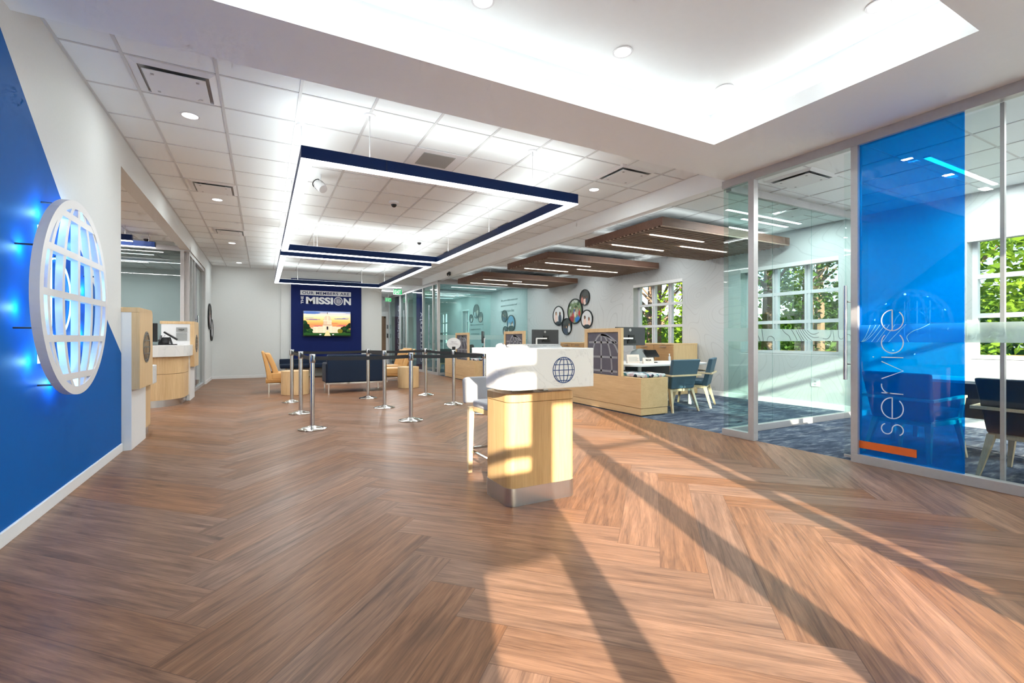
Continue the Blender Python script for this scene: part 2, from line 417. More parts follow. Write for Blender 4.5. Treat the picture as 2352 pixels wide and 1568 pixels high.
# ------------------------------------------------------------------ camera
F = 1074.0
cam = bpy.data.cameras.new('camera'); co = bpy.data.objects.new('camera', cam); COL.objects.link(co)
cam.sensor_width = 36; cam.lens = F/2352*36; cam.shift_y = -6/2352; cam.clip_start = .05; cam.clip_end = 300
co.location = (0,0,1.17); co.rotation_euler = (R(90), 0, -math.atan2(573, 1074))
scene.camera = co

# ------------------------------------------------------------------ floor of herringbone planks
def clip(poly, ax, val, keep_less):
    out = []
    for i in range(len(poly)):
        a, b = poly[i], poly[(i+1)%len(poly)]
        ia = (a[ax] <= val) == keep_less or a[ax] == val; ib = (b[ax] <= val) == keep_less or b[ax] == val
        if ia: out.append(a)
        if ia != ib:
            t = (val-a[ax])/(b[ax]-a[ax]); out.append(tuple(a[k]+(b[k]-a[k])*t for k in range(4)))
    return out
def make_floor(x0, y0, x1, y1):
    w, Ln, s2 = .2305, 1.524, math.sqrt(2)
    X0, Y0 = -.195, 2.57
    vs = []; fs = []; uvs = []; cs = []
    for t in range(-5, 6):
        for k in range(-80, 120):
            for kind in (0, 1):
                if kind == 0: q = [(k*w,k*w,0,0),(k*w+Ln,k*w,Ln,0),(k*w+Ln,(k+1)*w,Ln,w),(k*w,(k+1)*w,0,w)]
                else: q = [((k-1)*w,k*w,0,w),(k*w,k*w,0,0),(k*w,k*w+Ln,Ln,0),((k-1)*w,k*w+Ln,Ln,w)]
                P = [((p-qq)/s2 + X0 + t*Ln*s2, (p+qq)/s2 + Y0 - 30*w*s2*0, u, v) for p, qq, u, v in q]
                if max(p[0] for p in P) < x0 or min(p[0] for p in P) > x1 or max(p[1] for p in P) < y0 or min(p[1] for p in P) > y1: continue
                for ax, val, less in ((0,x0,False),(0,x1,True),(1,y0,False),(1,y1,True)):
                    if P: P = clip(P, ax, val, less)
                if len(P) < 3: continue
                o = len(vs); vs += [(p[0],p[1],0) for p in P]; fs.append(tuple(range(o,o+len(P)))); uvs.append([(p[2],p[3]) for p in P])
                cs.append((random.random(), random.random(), random.random(), 1))
    npl = len(fs); o = len(vs)
    vs += [(x0,y0,-.12),(x1,y0,-.12),(x1,y1,-.12),(x0,y1,-.12),(x0,y0,-.004),(x1,y0,-.004),(x1,y1,-.004),(x0,y1,-.004)]
    fs += [tuple(o+i for i in f) for f in [(0,3,2,1),(4,5,6,7),(0,1,5,4),(1,2,6,5),(2,3,7,6),(3,0,4,7)]]
    me = bpy.data.meshes.new('floor'); me.from_pydata(vs, [], fs)
    me.materials.append(M['floor']); me.materials.append(M['concrete'])
    for i, p in enumerate(me.polygons):
        if i >= npl: p.material_index = 1
        elif p.normal.z < 0: raise RuntimeError('floor face down')
    me.uv_layers.new(name='UVMap'); me.color_attributes.new('plank', 'FLOAT_COLOR', 'CORNER')
    fu = []; fc = []
    for i, f in enumerate(fs):
        for j in range(len(f)):
            fu += uvs[i][j] if i < npl else (0,0); fc += cs[i] if i < npl else (0,0,0,1)
    me.uv_layers['UVMap'].data.foreach_set('uv', fu); me.color_attributes['plank'].data.foreach_set('color', fc)
    ob = bpy.data.objects.new('floor', me); COL.objects.link(ob); return struct(ob)
make_floor(-5.5, -1.6, 5.0, 21.1)
struct(B(5.0,-1.6,-.12,8.3,25,.0).build('floor_carpet', 'carpet'))
struct(B(-60,-60,-.4,90,90,-.14).build('ground', 'grass'))
struct(B(-14,-30,-.16,24,-1.85,-.1).build('ground_pavement', 'concretelight'))

# ------------------------------------------------------------------ walls
WX = -1.3
m = MB(); m.box(-1.46,-1.6,0,WX,6.21,3.3).box(-1.46,6.21,2.97,WX,13.9,3.3).box(-1.46,14.35,0,WX,16.1,3.3).box(-1.46,13.9,2.97,WX,14.35,3.3)
m.m = 1
m.M = frame_mtx((WX,0,0), (0,1,0), (0,0,1))   # local x = world Y, local y = world Z, local z = world X
m.prism([(-1.58,.085),(6.21,.085),(6.21,1.02),(5.75,1.32),(4.52,2.22),(3.67,2.91),(3.22,3.29),(-1.58,3.29)], 0, .003)
struct(m.build('wall_left', ['wall', 'blue']))
struct(B(WX,-1.6,0,WX+.016,6.2,.085).build('baseboard_left', 'white', bevel=.003))
struct(B(WX,14.4,0,WX+.014,16.04,.085).build('baseboard_left_far', 'white'))
# back wall with the television bay standing slightly proud
m = MB(); m.box(-5.5,16.1,0,3.56,16.3,3.3).box(.50,16.05,0,3.56,16.1,3.3)
struct(m.build('wall_back', 'wall'))
struct(B(WX,16.085,0,.5,16.1,.08).box(.5,16.035,0,3.56,16.05,.08).build('baseboard_back', 'white'))
m = MB(); m.box(3.56,16.1,3.05,5.0,16.3,3.3)
struct(m.build('wall_back_header', 'wall'))
struct(B(3.4,16.3,0,3.56,21.1,3.05).build('wall_corridor_left', 'wall'))
struct(B(3.4,21.1,0,5.0,21.3,3.05).build('wall_corridor_end', 'wall'))
t = struct(B(3.95,21.04,0,4.78,21.1,2.1).build('door_1', 'brown')); 
B(3.88,21.03,0,3.95,21.1,2.17).box(4.78,21.03,0,4.85,21.1,2.17).box(3.88,21.03,2.1,4.85,21.1,2.17).build('door_frame', 'brown', t)
MB().tube([(4.05,20.98,1.0),(4.17,20.98,1.0)], .012).tube([(4.05,21.04,1.0),(4.05,20.98,1.0)], .012).build('door_handle', 'steel', t)
tag(B(4.90,21.07,1.62,4.96,21.1,1.80).build('card_reader', 'grey'), 'small grey card reader on the wall right of the brown corridor door, upper one', 'card reader')
tag(B(4.90,21.07,1.22,4.96,21.1,1.40).build('card_reader', 'black'), 'small black keypad on the wall right of the brown corridor door, lower one', 'keypad')
# enclosing walls out of view
struct(B(-5.7,-1.6,0,-5.5,16.3,3.3).build('wall_teller_side', 'wall'))
struct(B(-5.5,4.2,0,-1.46,4.35,3.3).build('wall_teller_near', 'wall'))
# right-hand window wall
WR = 8.3
wins = [(.95,2.65),(4.23,6.0),(7.45,9.02),(19.7,20.5),(22.5,24.0)]
m = MB(); y = -1.6
for a, b in wins:
    m.box(WR,y,0,WR+.3,a,3.3); m.box(WR,a,0,WR+.3,b,.9); m.box(WR,a,2.53,WR+.3,b,3.3); y = b
m.box(WR,y,0,WR+.3,25,3.3); struct(m.build('wall_right', 'topo'))
struct(B(WR-.014,-1.6,0,WR,25,.09).build('baseboard_right', 'white'))
struct(B(5.0,25,0,8.6,25.2,3.3).build('wall_far_right', 'wall'))
for i, (a, b) in enumerate(wins):
    f = MB(); x0, x1 = WR+.17, WR+.25; fw = .055
    f.box(x0,a,.9,x1,a+fw,2.53).box(x0,b-fw,.9,x1,b,2.53).box(x0,a+fw,.9,x1,b-fw,.9+fw).box(x0,a+fw,2.53-fw,x1,b-fw,2.53)
    n = 3 if b-a > 1.2 else 2
    for k in range(1, n):
        yy = a+(b-a)*k/n; f.box(x0,yy-.05,.955,x1,yy-.012,2.475).box(x0,yy+.012,.955,x1,yy+.05,2.475).box(x0+.02,yy-.012,.955,x1-.02,yy+.012,2.475)
    for zz in (1.48, 2.0):
        f.box(x0-.002,a+fw,zz-.03,x1-.01,b-fw,zz+.03)
    w = struct(f.build('window_%d' % (i+1), 'winframe'))
    B(WR+.205,a+.05,.94,WR+.213,b-.05,2.49).build('window_pane', 'winglass', w)
    B(WR-.002,a+.001,.885,WR+.17,b-.001,.9).build('window_sill', 'white', w)
    B(WR+.001,a+.001,2.46,WR+.05,b-.001,2.53).build('shade_cassette', 'white', w)
# entrance wall behind the camera: it shapes the sun patches on the floor
EY = -1.6; m = MB(); y0, y1 = EY-.2, EY
m.box(-5.7,y0,0,-1.28,y1,3.3).box(-1.28,y0,2.96,-.60,y1,3.3).box(-.60,y0,0,-.45,y1,3.3); m.box(-.45,y0,2.96,2.12,y1,3.3); m.box(2.12,y0,0,2.35,y1,3.3).box(2.35,y0,2.96,4.9,y1,3.3).box(4.9,y0,0,5.25,y1,3.3); m.box(5.25,y0,3.0,8.1,y1,3.3); m.box(8.1,y0,0,8.6,y1,3.3)
struct(m.build('wall_front', 'wall'))
f = MB(); a, b = EY-.12, EY-.06
f.box(.03,a,0,.20,b,2.96).box(.91,a,0,1.09,b,2.96).box(1.88,a,0,2.0,b,2.96)
f.box(.2,a,2.33,.91,b,2.96).box(-.45,a,2.52,.03,b,2.58).box(-.45,a,1.97,.03,b,2.04).box(-.45,a,1.37,.03,b,1.86)
f.box(-.45,a,0,.03,b,.1).box(.2,a,0,.91,b,.1).box(1.09,a,0,1.88,b,.1)
f.box(2.0,a,1.40,2.12,b,1.48).box(2.0,a,.82,2.12,b,.9).box(1.09,a,2.02,1.88,b,2.06)
w = struct(f.build('window_6', 'frame'))
B(-.45,EY-.095,.0,2.12,EY-.088,2.96).build('window_pane', 'winglass', w)
f = MB()
f.box(2.35,a,0,2.43,b,2.96).box(4.82,a,0,4.9,b,2.96).box(3.6,a,0,3.66,b,2.96).box(2.35,a,0,4.9,b,.1).box(2.35,a,2.1,4.9,b,2.16)
w = struct(f.build('window_8', 'frame'))  # unseen window added so more daylight reaches the entrance soffit
B(2.35,EY-.095,.0,4.9,EY-.088,2.96).build('window_pane', 'winglass', w)
f = MB(); f.box(-1.28,a,0,-1.22,b,2.96).box(-.66,a,0,-.60,b,2.96).box(-1.22,a,0,-.66,b,.1); w = struct(f.build('window_9', 'frame'))  # another unseen window, added to let extra daylight into the front area
B(-1.22,EY-.095,.1,-.66,EY-.088,2.96).build('window_pane', 'winglass', w)
struct(B(-1.50,-3.85,-.14,-1.32,-1.8,3.9).build('added_sunblock_wall_left', 'concretelight'))  # outdoor wall out of view, added to block sun from the left window
# unseen outdoor wall, added to keep the sun off the panes right of the entrance
struct(B(2.13,-9.5,-.14,2.33,-1.8,3.9).build('added_sunblock_wall', 'concretelight'))
f = MB()
f.box(5.25,a,0,5.33,b,3.0).box(8.02,a,0,8.1,b,3.0).box(6.2,a,0,6.28,b,3.0).box(7.1,a,0,7.18,b,3.0).box(5.25,a,2.70,8.1,b,2.78).box(5.25,a,0,8.1,b,.1).box(5.25,a,1.6,8.1,b,1.66)
w = struct(f.build('window_7', 'frame'))
B(5.25,EY-.095,.0,8.1,EY-.088,3.0).build('window_pane', 'winglass', w)

# ------------------------------------------------------------------ ceilings
struct(B(-1.3,3.79,3.3,5.0,16.1,3.4).build('ceiling', 'tile'))
g = MB()
xs = [-1.3+.008, -.93, -.32, .29, .90, 1.51, 2.12, 2.73, 3.34, 3.95, 4.56, 4.99]
for x in xs: g.box(x-.012,3.79,3.294,x+.012,16.05,3.3)
y = 4.44
while y < 16.1: g.box(-1.3,y-.009,3.295,5.0,y+.009,3.3); y += .61
struct(g.build('ceiling_grid', 'tbar'))
# gypsum soffit at the entrance with the lit tray
TX0, TX1, TY0, TY1 = -.9, 3.94, 1.2, 3.14
g2 = .22; tz = 3.52
def ringbox(mb, i0, i1, j0, j1, o0, o1, p0, p1, z0, z1):
    """square ring: inner rectangle x i0..i1, y j0..j1, outer rectangle x o0..o1, y p0..p1"""
    return mb.box(o0,j1,z0,o1,p1,z1).box(o0,p0,z0,o1,j0,z1).box(o0,j0,z0,i0,j1,z1).box(i1,j0,z0,o1,j1,z1)
s = MB()
ringbox(s, TX0, TX1, TY0, TY1, -1.3, 5.0, -1.6, 3.79, 3.09, 3.2)
ringbox(s, TX0-g2, TX1+g2, TY0-g2, TY1+g2, -1.3, 5.0, -1.6, 3.79, 3.2, 3.3)
struct(s.build('ceiling_soffit', 'gypsum'))
c = MB()
ringbox(c, TX0-g2, TX1+g2, TY0-g2, TY1+g2, TX0-.4, TX1+.4, TY0-.4, TY1+.4, 3.301, tz)
c.box(TX0-.4,TY0-.4,tz,TX1+.4,TY1+.4,tz+.05)
struct(c.build('ceiling_tray', 'gypsum'))
lip = MB(); th = .025
ringbox(lip, TX0, TX1, TY0, TY1, TX0-th, TX1+th, TY0-th, TY1+th, 3.2, 3.225)
struct(lip.build('trim_1', 'gypsum'))
led = MB(); q = .11
ringbox(led, TX0-q, TX1+q, TY0-q, TY1+q, TX0-q-.03, TX1+q+.03, TY0-q-.03, TY1+q+.03, 3.201, 3.211)
tag(led.build('cove_light', 'coveled'), 'hidden white light strip running around inside the ceiling tray above the entrance', 'cove light')
# ceiling over the right-hand bays, offices, corridor and teller room
struct(B(5.0,-1.6,3.1,8.3,25,3.3).build('ceiling_right', 'tile'))
g = MB(); x = 5.3
while x < 8.3: g.box(x-.011,-1.6,3.095,x+.011,25,3.1); x += .61
y = -1.2
while y < 25: g.box(5.12,y-.009,3.0955,8.3,y+.009,3.1); y += .61
struct(g.build('ceiling_grid_right', 'tbar'))
struct(B(3.56,16.3,3.05,5.0,21.1,3.3).build('ceiling_corridor', 'tile'))
struct(B(-5.5,4.35,3.12,-1.46,16.1,3.3).build('ceiling_teller', 'tile'))
g = MB(); x = -5.2
while x < -1.5: g.box(x-.011,4.35,3.115,x+.011,16.1,3.12); x += .61
y = 4.8
while y < 16: g.box(-5.5,y-.009,3.1155,-1.46,y+.009,3.12); y += .61
struct(g.build('ceiling_grid_teller', 'tbar'))
struct(B(-6,-1.9,3.62,9,25.4,3.8).build('roof', 'concrete'))
# long beam between the lobby and the right-hand bays
struct(B(4.985,3.80,3.05,5.12,16.1,3.3).build('trim_2', 'gypsum'))

# ------------------------------------------------------------------ glazed office front, plane X = 5
def post(x0,y0,x1,y1,z0=0,z1=3.08): return MB().box(x0,y0,z0,x1,y1,z1)
f = MB(); GX = 5.0
f.box(4.96,-1.6,3.0,5.04,3.84,3.09)                       # head
f.box(4.96,-1.6,.0,5.04,2.42,.08).box(4.96,3.42,.0,5.04,3.84,.08)
f.box(4.96,3.42,.08,5.04,3.49,3.0).box(4.96,2.36,.08,5.04,2.42,3.0).box(4.96,-.3,.08,5.04,-.24,3.0)
office = thing('office_front', 'silver framed full height glass office front on the right side of the lobby', 'glass partition', (5.0,1.2,0))
f.build('frame', 'frame', office, bevel=.002)
B(4.995,3.49,.08,5.005,3.84,3.0).build('glass_pane', 'glass_teal', office)
B(4.995,1.61,.08,5.005,2.36,3.0).build('blue_glass_pane', 'film', office)['label'] = 'blue film covered glass pane'
B(4.995,-.24,.08,5.005,1.605,3.0).build('glass_pane', 'glass', office)
B(4.995,-1.6,.08,5.005,-.30,3.0).build('glass_pane', 'glass', office)
for a, b in ((3.49,3.84),(-.24,1.605)): MB().box(4.9925,a,1.14,4.9945,b,1.30).build('frosted_band', 'frost', office)
MB().box(4.988,1.92,.14,4.994,2.362,.21).build('orange_bar', 'orange', office)['label'] = 'orange stripe at the foot of the blue pane'
# the word "service" drawn in one thin stroke, reading upwards
def stroke_word(word, h, gap=.16):
    """single stroke lower case letters as lists of polylines, x advance"""
    def arc(cx, cy, r, a0, a1, n=22): return [(cx+r*math.cos(R(a0+(a1-a0)*k/n)), cy+r*math.sin(R(a0+(a1-a0)*k/n))) for k in range(n+1)]
    r = h/2; L_ = {
     's': ([[*arc(.62*r,1.5*r,.5*r,20,180,14)[0:], *[( .12*r+.0*r,1.5*r)], *arc(.62*r,1.5*r,.5*r,180,270,10), *arc(.62*r,.5*r,.5*r,90,-90,16), *arc(.62*r,.5*r,.5*r,-90,-160,10)]], 1.25*r),
     'e': ([[(0.02*r,r),(2*r,r),*arc(r,r,r,0,320,40)]], 2.0*r),
     'r': ([[(0,0),(0,2*r)],[(0,1.2*r),*arc(.75*r,1.25*r,.75*r,180,80,14)]], .95*r),
     'v': ([[(0,2*r),(.85*r,0),(1.7*r,2*r)]], 1.7*r),
     'i': ([[(0,0),(0,2*r)],[(0,2.72*r),(0,2.86*r)]], 0),
     'c': ([arc(r,r,r,42,318,36)], 1.75*r),
     'o': ([arc(r,r,r,0,360,40)], 2*r),
     'm': ([[(0,0),(0,2*r)],[(0,1.3*r),*arc(.6*r,1.4*r,.6*r,180,0,14),(1.2*r,0)],[(1.2*r,1.3*r),*arc(1.8*r,1.4*r,.6*r,180,0,14),(2.4*r,0)]], 2.4*r),
     'n': ([[(0,0),(0,2*r)],[(0,1.3*r),*arc(.7*r,1.3*r,.7*r,180,0,14),(1.4*r,0)]], 1.4*r),
     'u': ([[(0,2*r),*arc(.7*r,.7*r,.7*r,180,360,14),(1.4*r,2*r)]], 1.4*r),
     't': ([[(.4*r,3*r),(.4*r,0)],[(0,2*r),(.9*r,2*r)]], .9*r),
     'y': ([[(0,2*r),(.8*r,0)],[(1.6*r,2*r),(.4*r,-1.0*r)]], 1.6*r),
     'x': ([[(0,2*r),(1.5*r,0)],[(1.5*r,2*r),(0,0)]], 1.5*r),
     'l': ([[(0,0),(0,3*r)]], 0)}
    out = []; x = 0
    for ch in word:
        ls, adv = L_[ch]
        for l in ls: out.append([(p[0]+x, p[1]) for p in l])
        x += adv + gap*h*1.3
    return out, x - gap*h*1.3
def ribbon(mb, pts, w, t0, t1):
    A = []; Bp = []
    for i, p in enumerate(pts):
        a = pts[max(i-1,0)]; b = pts[min(i+1,len(pts)-1)]; d = (b[0]-a[0], b[1]-a[1]); l = math.hypot(*d) or 1
        nx, ny = -d[1]/l*w/2, d[0]/l*w/2; A.append((p[0]+nx,p[1]+ny)); Bp.append((p[0]-nx,p[1]-ny))
    mb.band(A, Bp, t0, t1)
def vword(word, xh, length, y_base, z0, x, w, name, mat, parent):
    """reads upwards on a plane facing -X: letters run along +Z, letter tops point to +Y (left in the photo)"""
    ls, adv = stroke_word(word, xh); k = length/adv
    mb = MB(frame_mtx((x,y_base,z0), (0,0,1), (0,1,0)))
    for l in ls: ribbon(mb, [(p[0]*k, p[1]) for p in l], w, 0, .002)
    return mb.build(name, mat, parent)
vword('service', .165, 1.13, 2.015, .30, 4.990, .0085, 'lettering', 'letter', office)['label'] = 'thin white word service reading upwards'
def cv(pts): 
    out = []
    for i in range(len(pts)-1):
        p0, p1, p2, p3 = pts[max(i-1,0)], pts[i], pts[i+1], pts[min(i+2,len(pts)-1)]
        for k in range(6):
            t = k/6; out.append(tuple(.5*(2*p1[j]+(-p0[j]+p2[j])*t+(2*p0[j]-5*p1[j]+4*p2[j]-p3[j])*t*t+(-p0[j]+3*p1[j]-3*p2[j]+p3[j])*t**3) for j in (0,1)))
    out.append(pts[-1]); return out
B(4.992,1.61,1.14,4.9945,2.36,1.30).build('frosted_band', 'bandblue', office)['label'] = 'lighter blue band across the blue pane'
# contour line artwork cut in the frosted band behind the word
CONT = [(2.35, 2.271), (2.35, 2.225), (2.342, 2.194), (2.26, 2.153), (2.218, 2.12), (2.173, 2.077), (2.126, 1.997)]
cl = MB(frame_mtx((4.990,0,0), (0,1,0), (0,0,1)))
for k, (a, b) in enumerate(CONT):
    ribbon(cl, [(a-(a-b)*t/10, 1.142+(.156)*((t/10)**1.7 if k < 3 else t/10)) for t in range(11)], .0045, 0, .001)
ribbon(cl, cv([(1.976,1.142),(1.99,1.19),(1.95,1.235),(1.89,1.262),(1.83,1.298)]), .0045, 0, .001)
cl.build('contour_lines', 'cyanline', office)
# sliding glass door leaf parked open behind the blue pane
door = thing('sliding_glass_door', 'frameless sliding glass door leaf parked behind the blue pane with a long steel pull bar', 'door', (5.07,2.0,0))
B(5.065,1.42,.02,5.075,2.53,2.99).build('glass_leaf', 'glass', door)
B(5.06,1.42,.012,5.08,2.53,.035).build('floor_guide', 'frame', door)
h = MB().tube([(5.005-.07,2.455,.78),(4.935,2.455,1.68)], .016, 12); h.build('pull_handle', 'steel', door, smooth=True)
MB().tube([(5.13,2.455,.78),(5.13,2.455,1.68)], .016, 12).build('pull_handle', 'steel', door, smooth=True)
MB().tube([(4.935,2.455,.93),(5.13,2.455,.93)], .009, 10).tube([(4.935,2.455,1.53),(5.13,2.455,1.53)], .009, 10).build('handle_standoff', 'chrome', door)
B(5.052,1.395,.0,5.088,1.42,3.0).build('edge_strip', 'frame', door)
# return wall of the office, plane Y = 3.8
ret = thing('office_partition', 'clear glass office side partition running back from the lobby corner, frosted band at eye level', 'glass partition', (6.6,3.8,0))
f = MB(); f.box(5.04,3.77,2.97,8.3,3.84,3.06).box(5.04,3.77,0,8.286,3.84,.08); f.build('frame', 'frame', ret, bevel=.002)
for a, b in ((5.04,5.90),(5.903,6.78),(6.783,7.66),(7.663,8.3)):
    B(a,3.80,.08,b,3.81,2.97).build('glass_pane', 'glass_teal', ret)
MB().box(5.04,3.7975,1.14,8.29,3.7995,1.30).build('frosted_band', 'frost', ret)
cl = MB(frame_mtx((0,3.796,0), (1,0,0), (0,0,1)))
for pts in ([(5.60,1.21),(5.64,1.14)],[(5.67,1.295),(5.70,1.14)],[(5.78,1.145),(5.80,1.19),(5.86,1.205),(5.92,1.18),(5.93,1.145)],
            [(6.10,1.295),(6.16,1.25),(6.25,1.21),(6.29,1.15)],[(6.30,1.295),(6.38,1.22),(6.44,1.145)],[(6.40,1.295),(6.47,1.22),(6.54,1.145)],
            [(6.45,1.295),(6.52,1.22),(6.60,1.145)],[(6.50,1.295),(6.58,1.22),(6.68,1.145)],[(6.55,1.295),(6.64,1.22),(6.78,1.145)],
            [(6.60,1.295),(6.70,1.23),(6.82,1.19),(6.95,1.195)],[(6.66,1.295),(6.74,1.25),(6.83,1.235),(6.95,1.26)],
            [(7.05,1.175),(7.16,1.17),(7.24,1.22),(7.26,1.295)],[(7.30,1.295),(7.33,1.2),(7.33,1.145)],[(7.45,1.295),(7.46,1.2),(7.53,1.165),(7.62,1.21),(7.72,1.24),(7.80,1.2),(7.84,1.145)]):
    ribbon(cl, cv(pts), .006, 0, .001)
cl.build('contour_lines', 'darkgrey', ret)

# ------------------------------------------------------------------ far glazed offices, plane X = 5 beyond Y = 14.4, and front at Y = 14.4
far = thing('far_office_front', 'teal tinted glass office front at the far end of the right-hand bays', 'glass partition', (6.6,14.4,0))
MB().box(4.96,14.36,2.94,8.3,14.44,3.05).box(4.96,14.36,0,8.286,14.44,.08).box(4.96,14.36,.08,5.04,14.44,2.94).box(5.12,14.3,3.05,8.3,14.44,3.1).build('frame', 'frame', far)
for a, b in ((5.04,5.74),(5.743,6.58),(6.583,7.44),(7.443,8.3)): B(a,14.395,.08,b,14.405,2.94).build('glass_pane', 'glass_deep', far)
MB().box(5.04,14.39,1.14,8.29,14.393,1.30).build('frosted_band', 'frost', far)
cor = thing('corridor_glazing', 'row of glass office fronts with navy lettered panels along the corridor beside the exit signs', 'glass partition', (5.0,17.8,0))
f = MB(); f.box(4.96,14.44,2.94,5.04,21.1,3.05).box(4.96,14.44,0,5.04,21.1,.08)
for a in (14.84,15.94,18.1,19.1,20.98): f.box(4.96,a,.08,5.04,a+.07,2.94)
f.build('frame', 'frame', cor)
for a, b, mt in ((14.44,14.84,'glass_teal'),(14.91,15.94,'glass_teal'),(16.85,18.1,'glass_teal'),(18.17,19.1,'glass_grey'),(20.01,20.98,'glass_grey')):
    B(4.995,a,.08,5.005,b,2.94).build('glass_pane', mt, cor)
B(4.995,16.01,.08,5.005,16.84,2.94).build('navy_pane', 'film_navy', cor); B(4.995,19.17,.08,5.005,20.0,2.94).build('navy_pane', 'film_navy', cor)
vword('community', .20, 1.75, 16.12, .36, 4.992, .012, 'lettering', 'letter', cor)
vword('excellence', .20, 2.1, 19.28, .45, 4.992, .014, 'lettering', 'letter', cor)
for y in (15.2, 18.35):
    MB().tube([(4.94,y,.8),(4.94,y,2.3)], .016, 8).tube([(4.94,y,1.0),(5.0,y,1.0)], .01, 6).tube([(4.94,y,2.0),(5.0,y,2.0)], .01, 6).build('pull_handle', 'steel', cor)
par = thing('far_partition', 'inner glass partition between the two far offices behind the teal glass front', 'glass partition', (6.6,17.42,0))
MB().box(5.04,17.39,2.98,8.3,17.45,3.1).box(5.04,17.39,0,8.286,17.45,.08).build('frame', 'frame', par)
for a, b in ((5.04,6.6),(6.603,8.29)): B(a,17.415,.08,b,17.425,2.98).build('glass_pane', 'glass_deep', par)

# ------------------------------------------------------------------ teller room glazing
tg = thing('teller_glazing', 'grey glass room front with silver frame behind the teller pods', 'glass partition', (-3.3,11.5,0))
f = MB(); f.box(-5.5,11.46,2.94,-1.30,11.54,3.04).box(-5.5,11.46,0,-1.34,11.54,.06).box(-1.46,11.46,.06,-1.40,11.54,2.94)
f.build('frame', 'frame', tg)
for a, b in ((-5.5,-4.0),(-3.997,-2.47),(-2.467,-1.47)): B(a,11.495,.06,b,11.505,2.94).build('glass_pane', 'glass_grey', tg)
ts = thing('teller_side_glazing', 'narrow glazed side with sliding glass door beyond the second teller pod', 'glass partition', (-1.38,12.9,0))
f = MB(); f.box(-1.42,11.54,2.89,-1.32,14.35,2.97).box(-1.42,11.54,0,-1.32,14.35,.06)
for a in (11.54,11.95,12.45,14.29): f.box(-1.42,a,.06,-1.32,a+.06,2.89)
f.build('frame', 'frame', ts)
for a, b, mt in ((11.60,11.95,'glass_teal'),(12.01,12.45,'glass_grey'),(12.51,13.2,'film_navy'),(13.203,14.29,'glass_grey')): B(-1.375,a,.06,-1.365,b,2.89).build('glass_pane', mt, ts)
MB().tube([(-1.28,12.6,.9),(-1.28,12.6,1.7)], .014, 8).tube([(-1.28,12.6,1.0),(-1.37,12.6,1.0)], .008, 6).tube([(-1.28,12.6,1.6),(-1.37,12.6,1.6)], .008, 6).build('pull_handle', 'steel', ts)

# ------------------------------------------------------------------ ceiling fittings
def downlight(x, y, z, r, label, group, first=None):
    if first: return dup(first, (x,y,z), 0, label, group)
    t = thing('ceiling_downlight', label, 'ceiling light', (x,y,z), 0, group)
    MB().lathe([(r,0),(r+.014,-.002),(r+.014,-.006),(r,-.006),(r-.004,0)], (x,y,z-.001)).build('trim_ring', 'white', t, smooth=True)
    MB().cyl((x,y,z-.005), r-.002, .004).build('lens', 'downlight', t)
    return t
d0 = None
for x, y, z, lab, g in ((1.35,2.96,tz,'round ceiling downlight in the tray, cut by the top edge of the picture','tray downlights'),
        (2.60,2.95,tz,'round ceiling downlight in the tray, middle of the far row','tray downlights'),
        (3.82,2.93,tz,'round ceiling downlight in the tray corner by the glass offices','tray downlights'),
        (3.83,1.69,tz,'round ceiling downlight in the tray at the upper right of the picture','tray downlights'),
        (-.61,5.38,3.3,'round downlight in the tile ceiling nearest the left wall opening','tile ceiling downlights'),
        (-.61,8.43,3.3,'second round downlight in the row along the left wall','tile ceiling downlights'),
        (-.60,12.1,3.3,'third round downlight in the row along the left wall','tile ceiling downlights'),
        (-.58,15.13,3.3,'last round downlight in the row along the left wall, by the back wall','tile ceiling downlights'),
        (4.17,5.33,3.3,'round downlight in the tile ceiling by the long beam on the right','tile ceiling downlights'),
        (7.2,1.2,3.1,'round downlight in the office ceiling behind the blue glass','office downlights'),
        (6.1,.9,3.1,'round downlight in the office ceiling by the right edge of the picture','office downlights')):
    r = .067 if z > 3.11 else .06
    t = downlight(x, y, z, r, lab, g, d0)
    if d0 is None: d0 = t
v0 = None
def vent(x, y, z, label, group, first=None):
    if first: return dup(first, (x,y,z), 0, label, group)
    t = thing('air_diffuser', label, 'ceiling vent', (x,y,z), 0, group); h = .29
    m = MB(); a = h; b = .235
    for k in range(4):
        c0, s0 = [(1,0),(0,1),(-1,0),(0,-1)][k]
        def rt(px, py): return (x+px*c0-py*s0, y+px*s0+py*c0)
        vs = [(*rt(a,-a), z-.001), (*rt(a,a), z-.001), (*rt(b,b), z-.018), (*rt(b,-b), z-.018), (*rt(a,-a), z), (*rt(a,a), z), (*rt(b,b), z-.004), (*rt(b,-b), z-.004)]
        m.hexa(vs[:4], vs[4:])
    m.build('frame', 'white', t)
    B(x-b,y-b,z-.006,x+b,y+b,z-.002).build('throat', 'plaque', t)
    B(x-.21,y-.21,z-.036,x+.21,y+.21,z-.029).build('face_plate', 'white', t, bevel=.003)
    for sx in (-.15,.15):
        for sy in (-.15,.15): MB().box(x+sx-.01,y+sy-.01,z-.04,x+sx+.01,y+sy+.01,z-.005).build('spacer', 'frame', t)
    return t
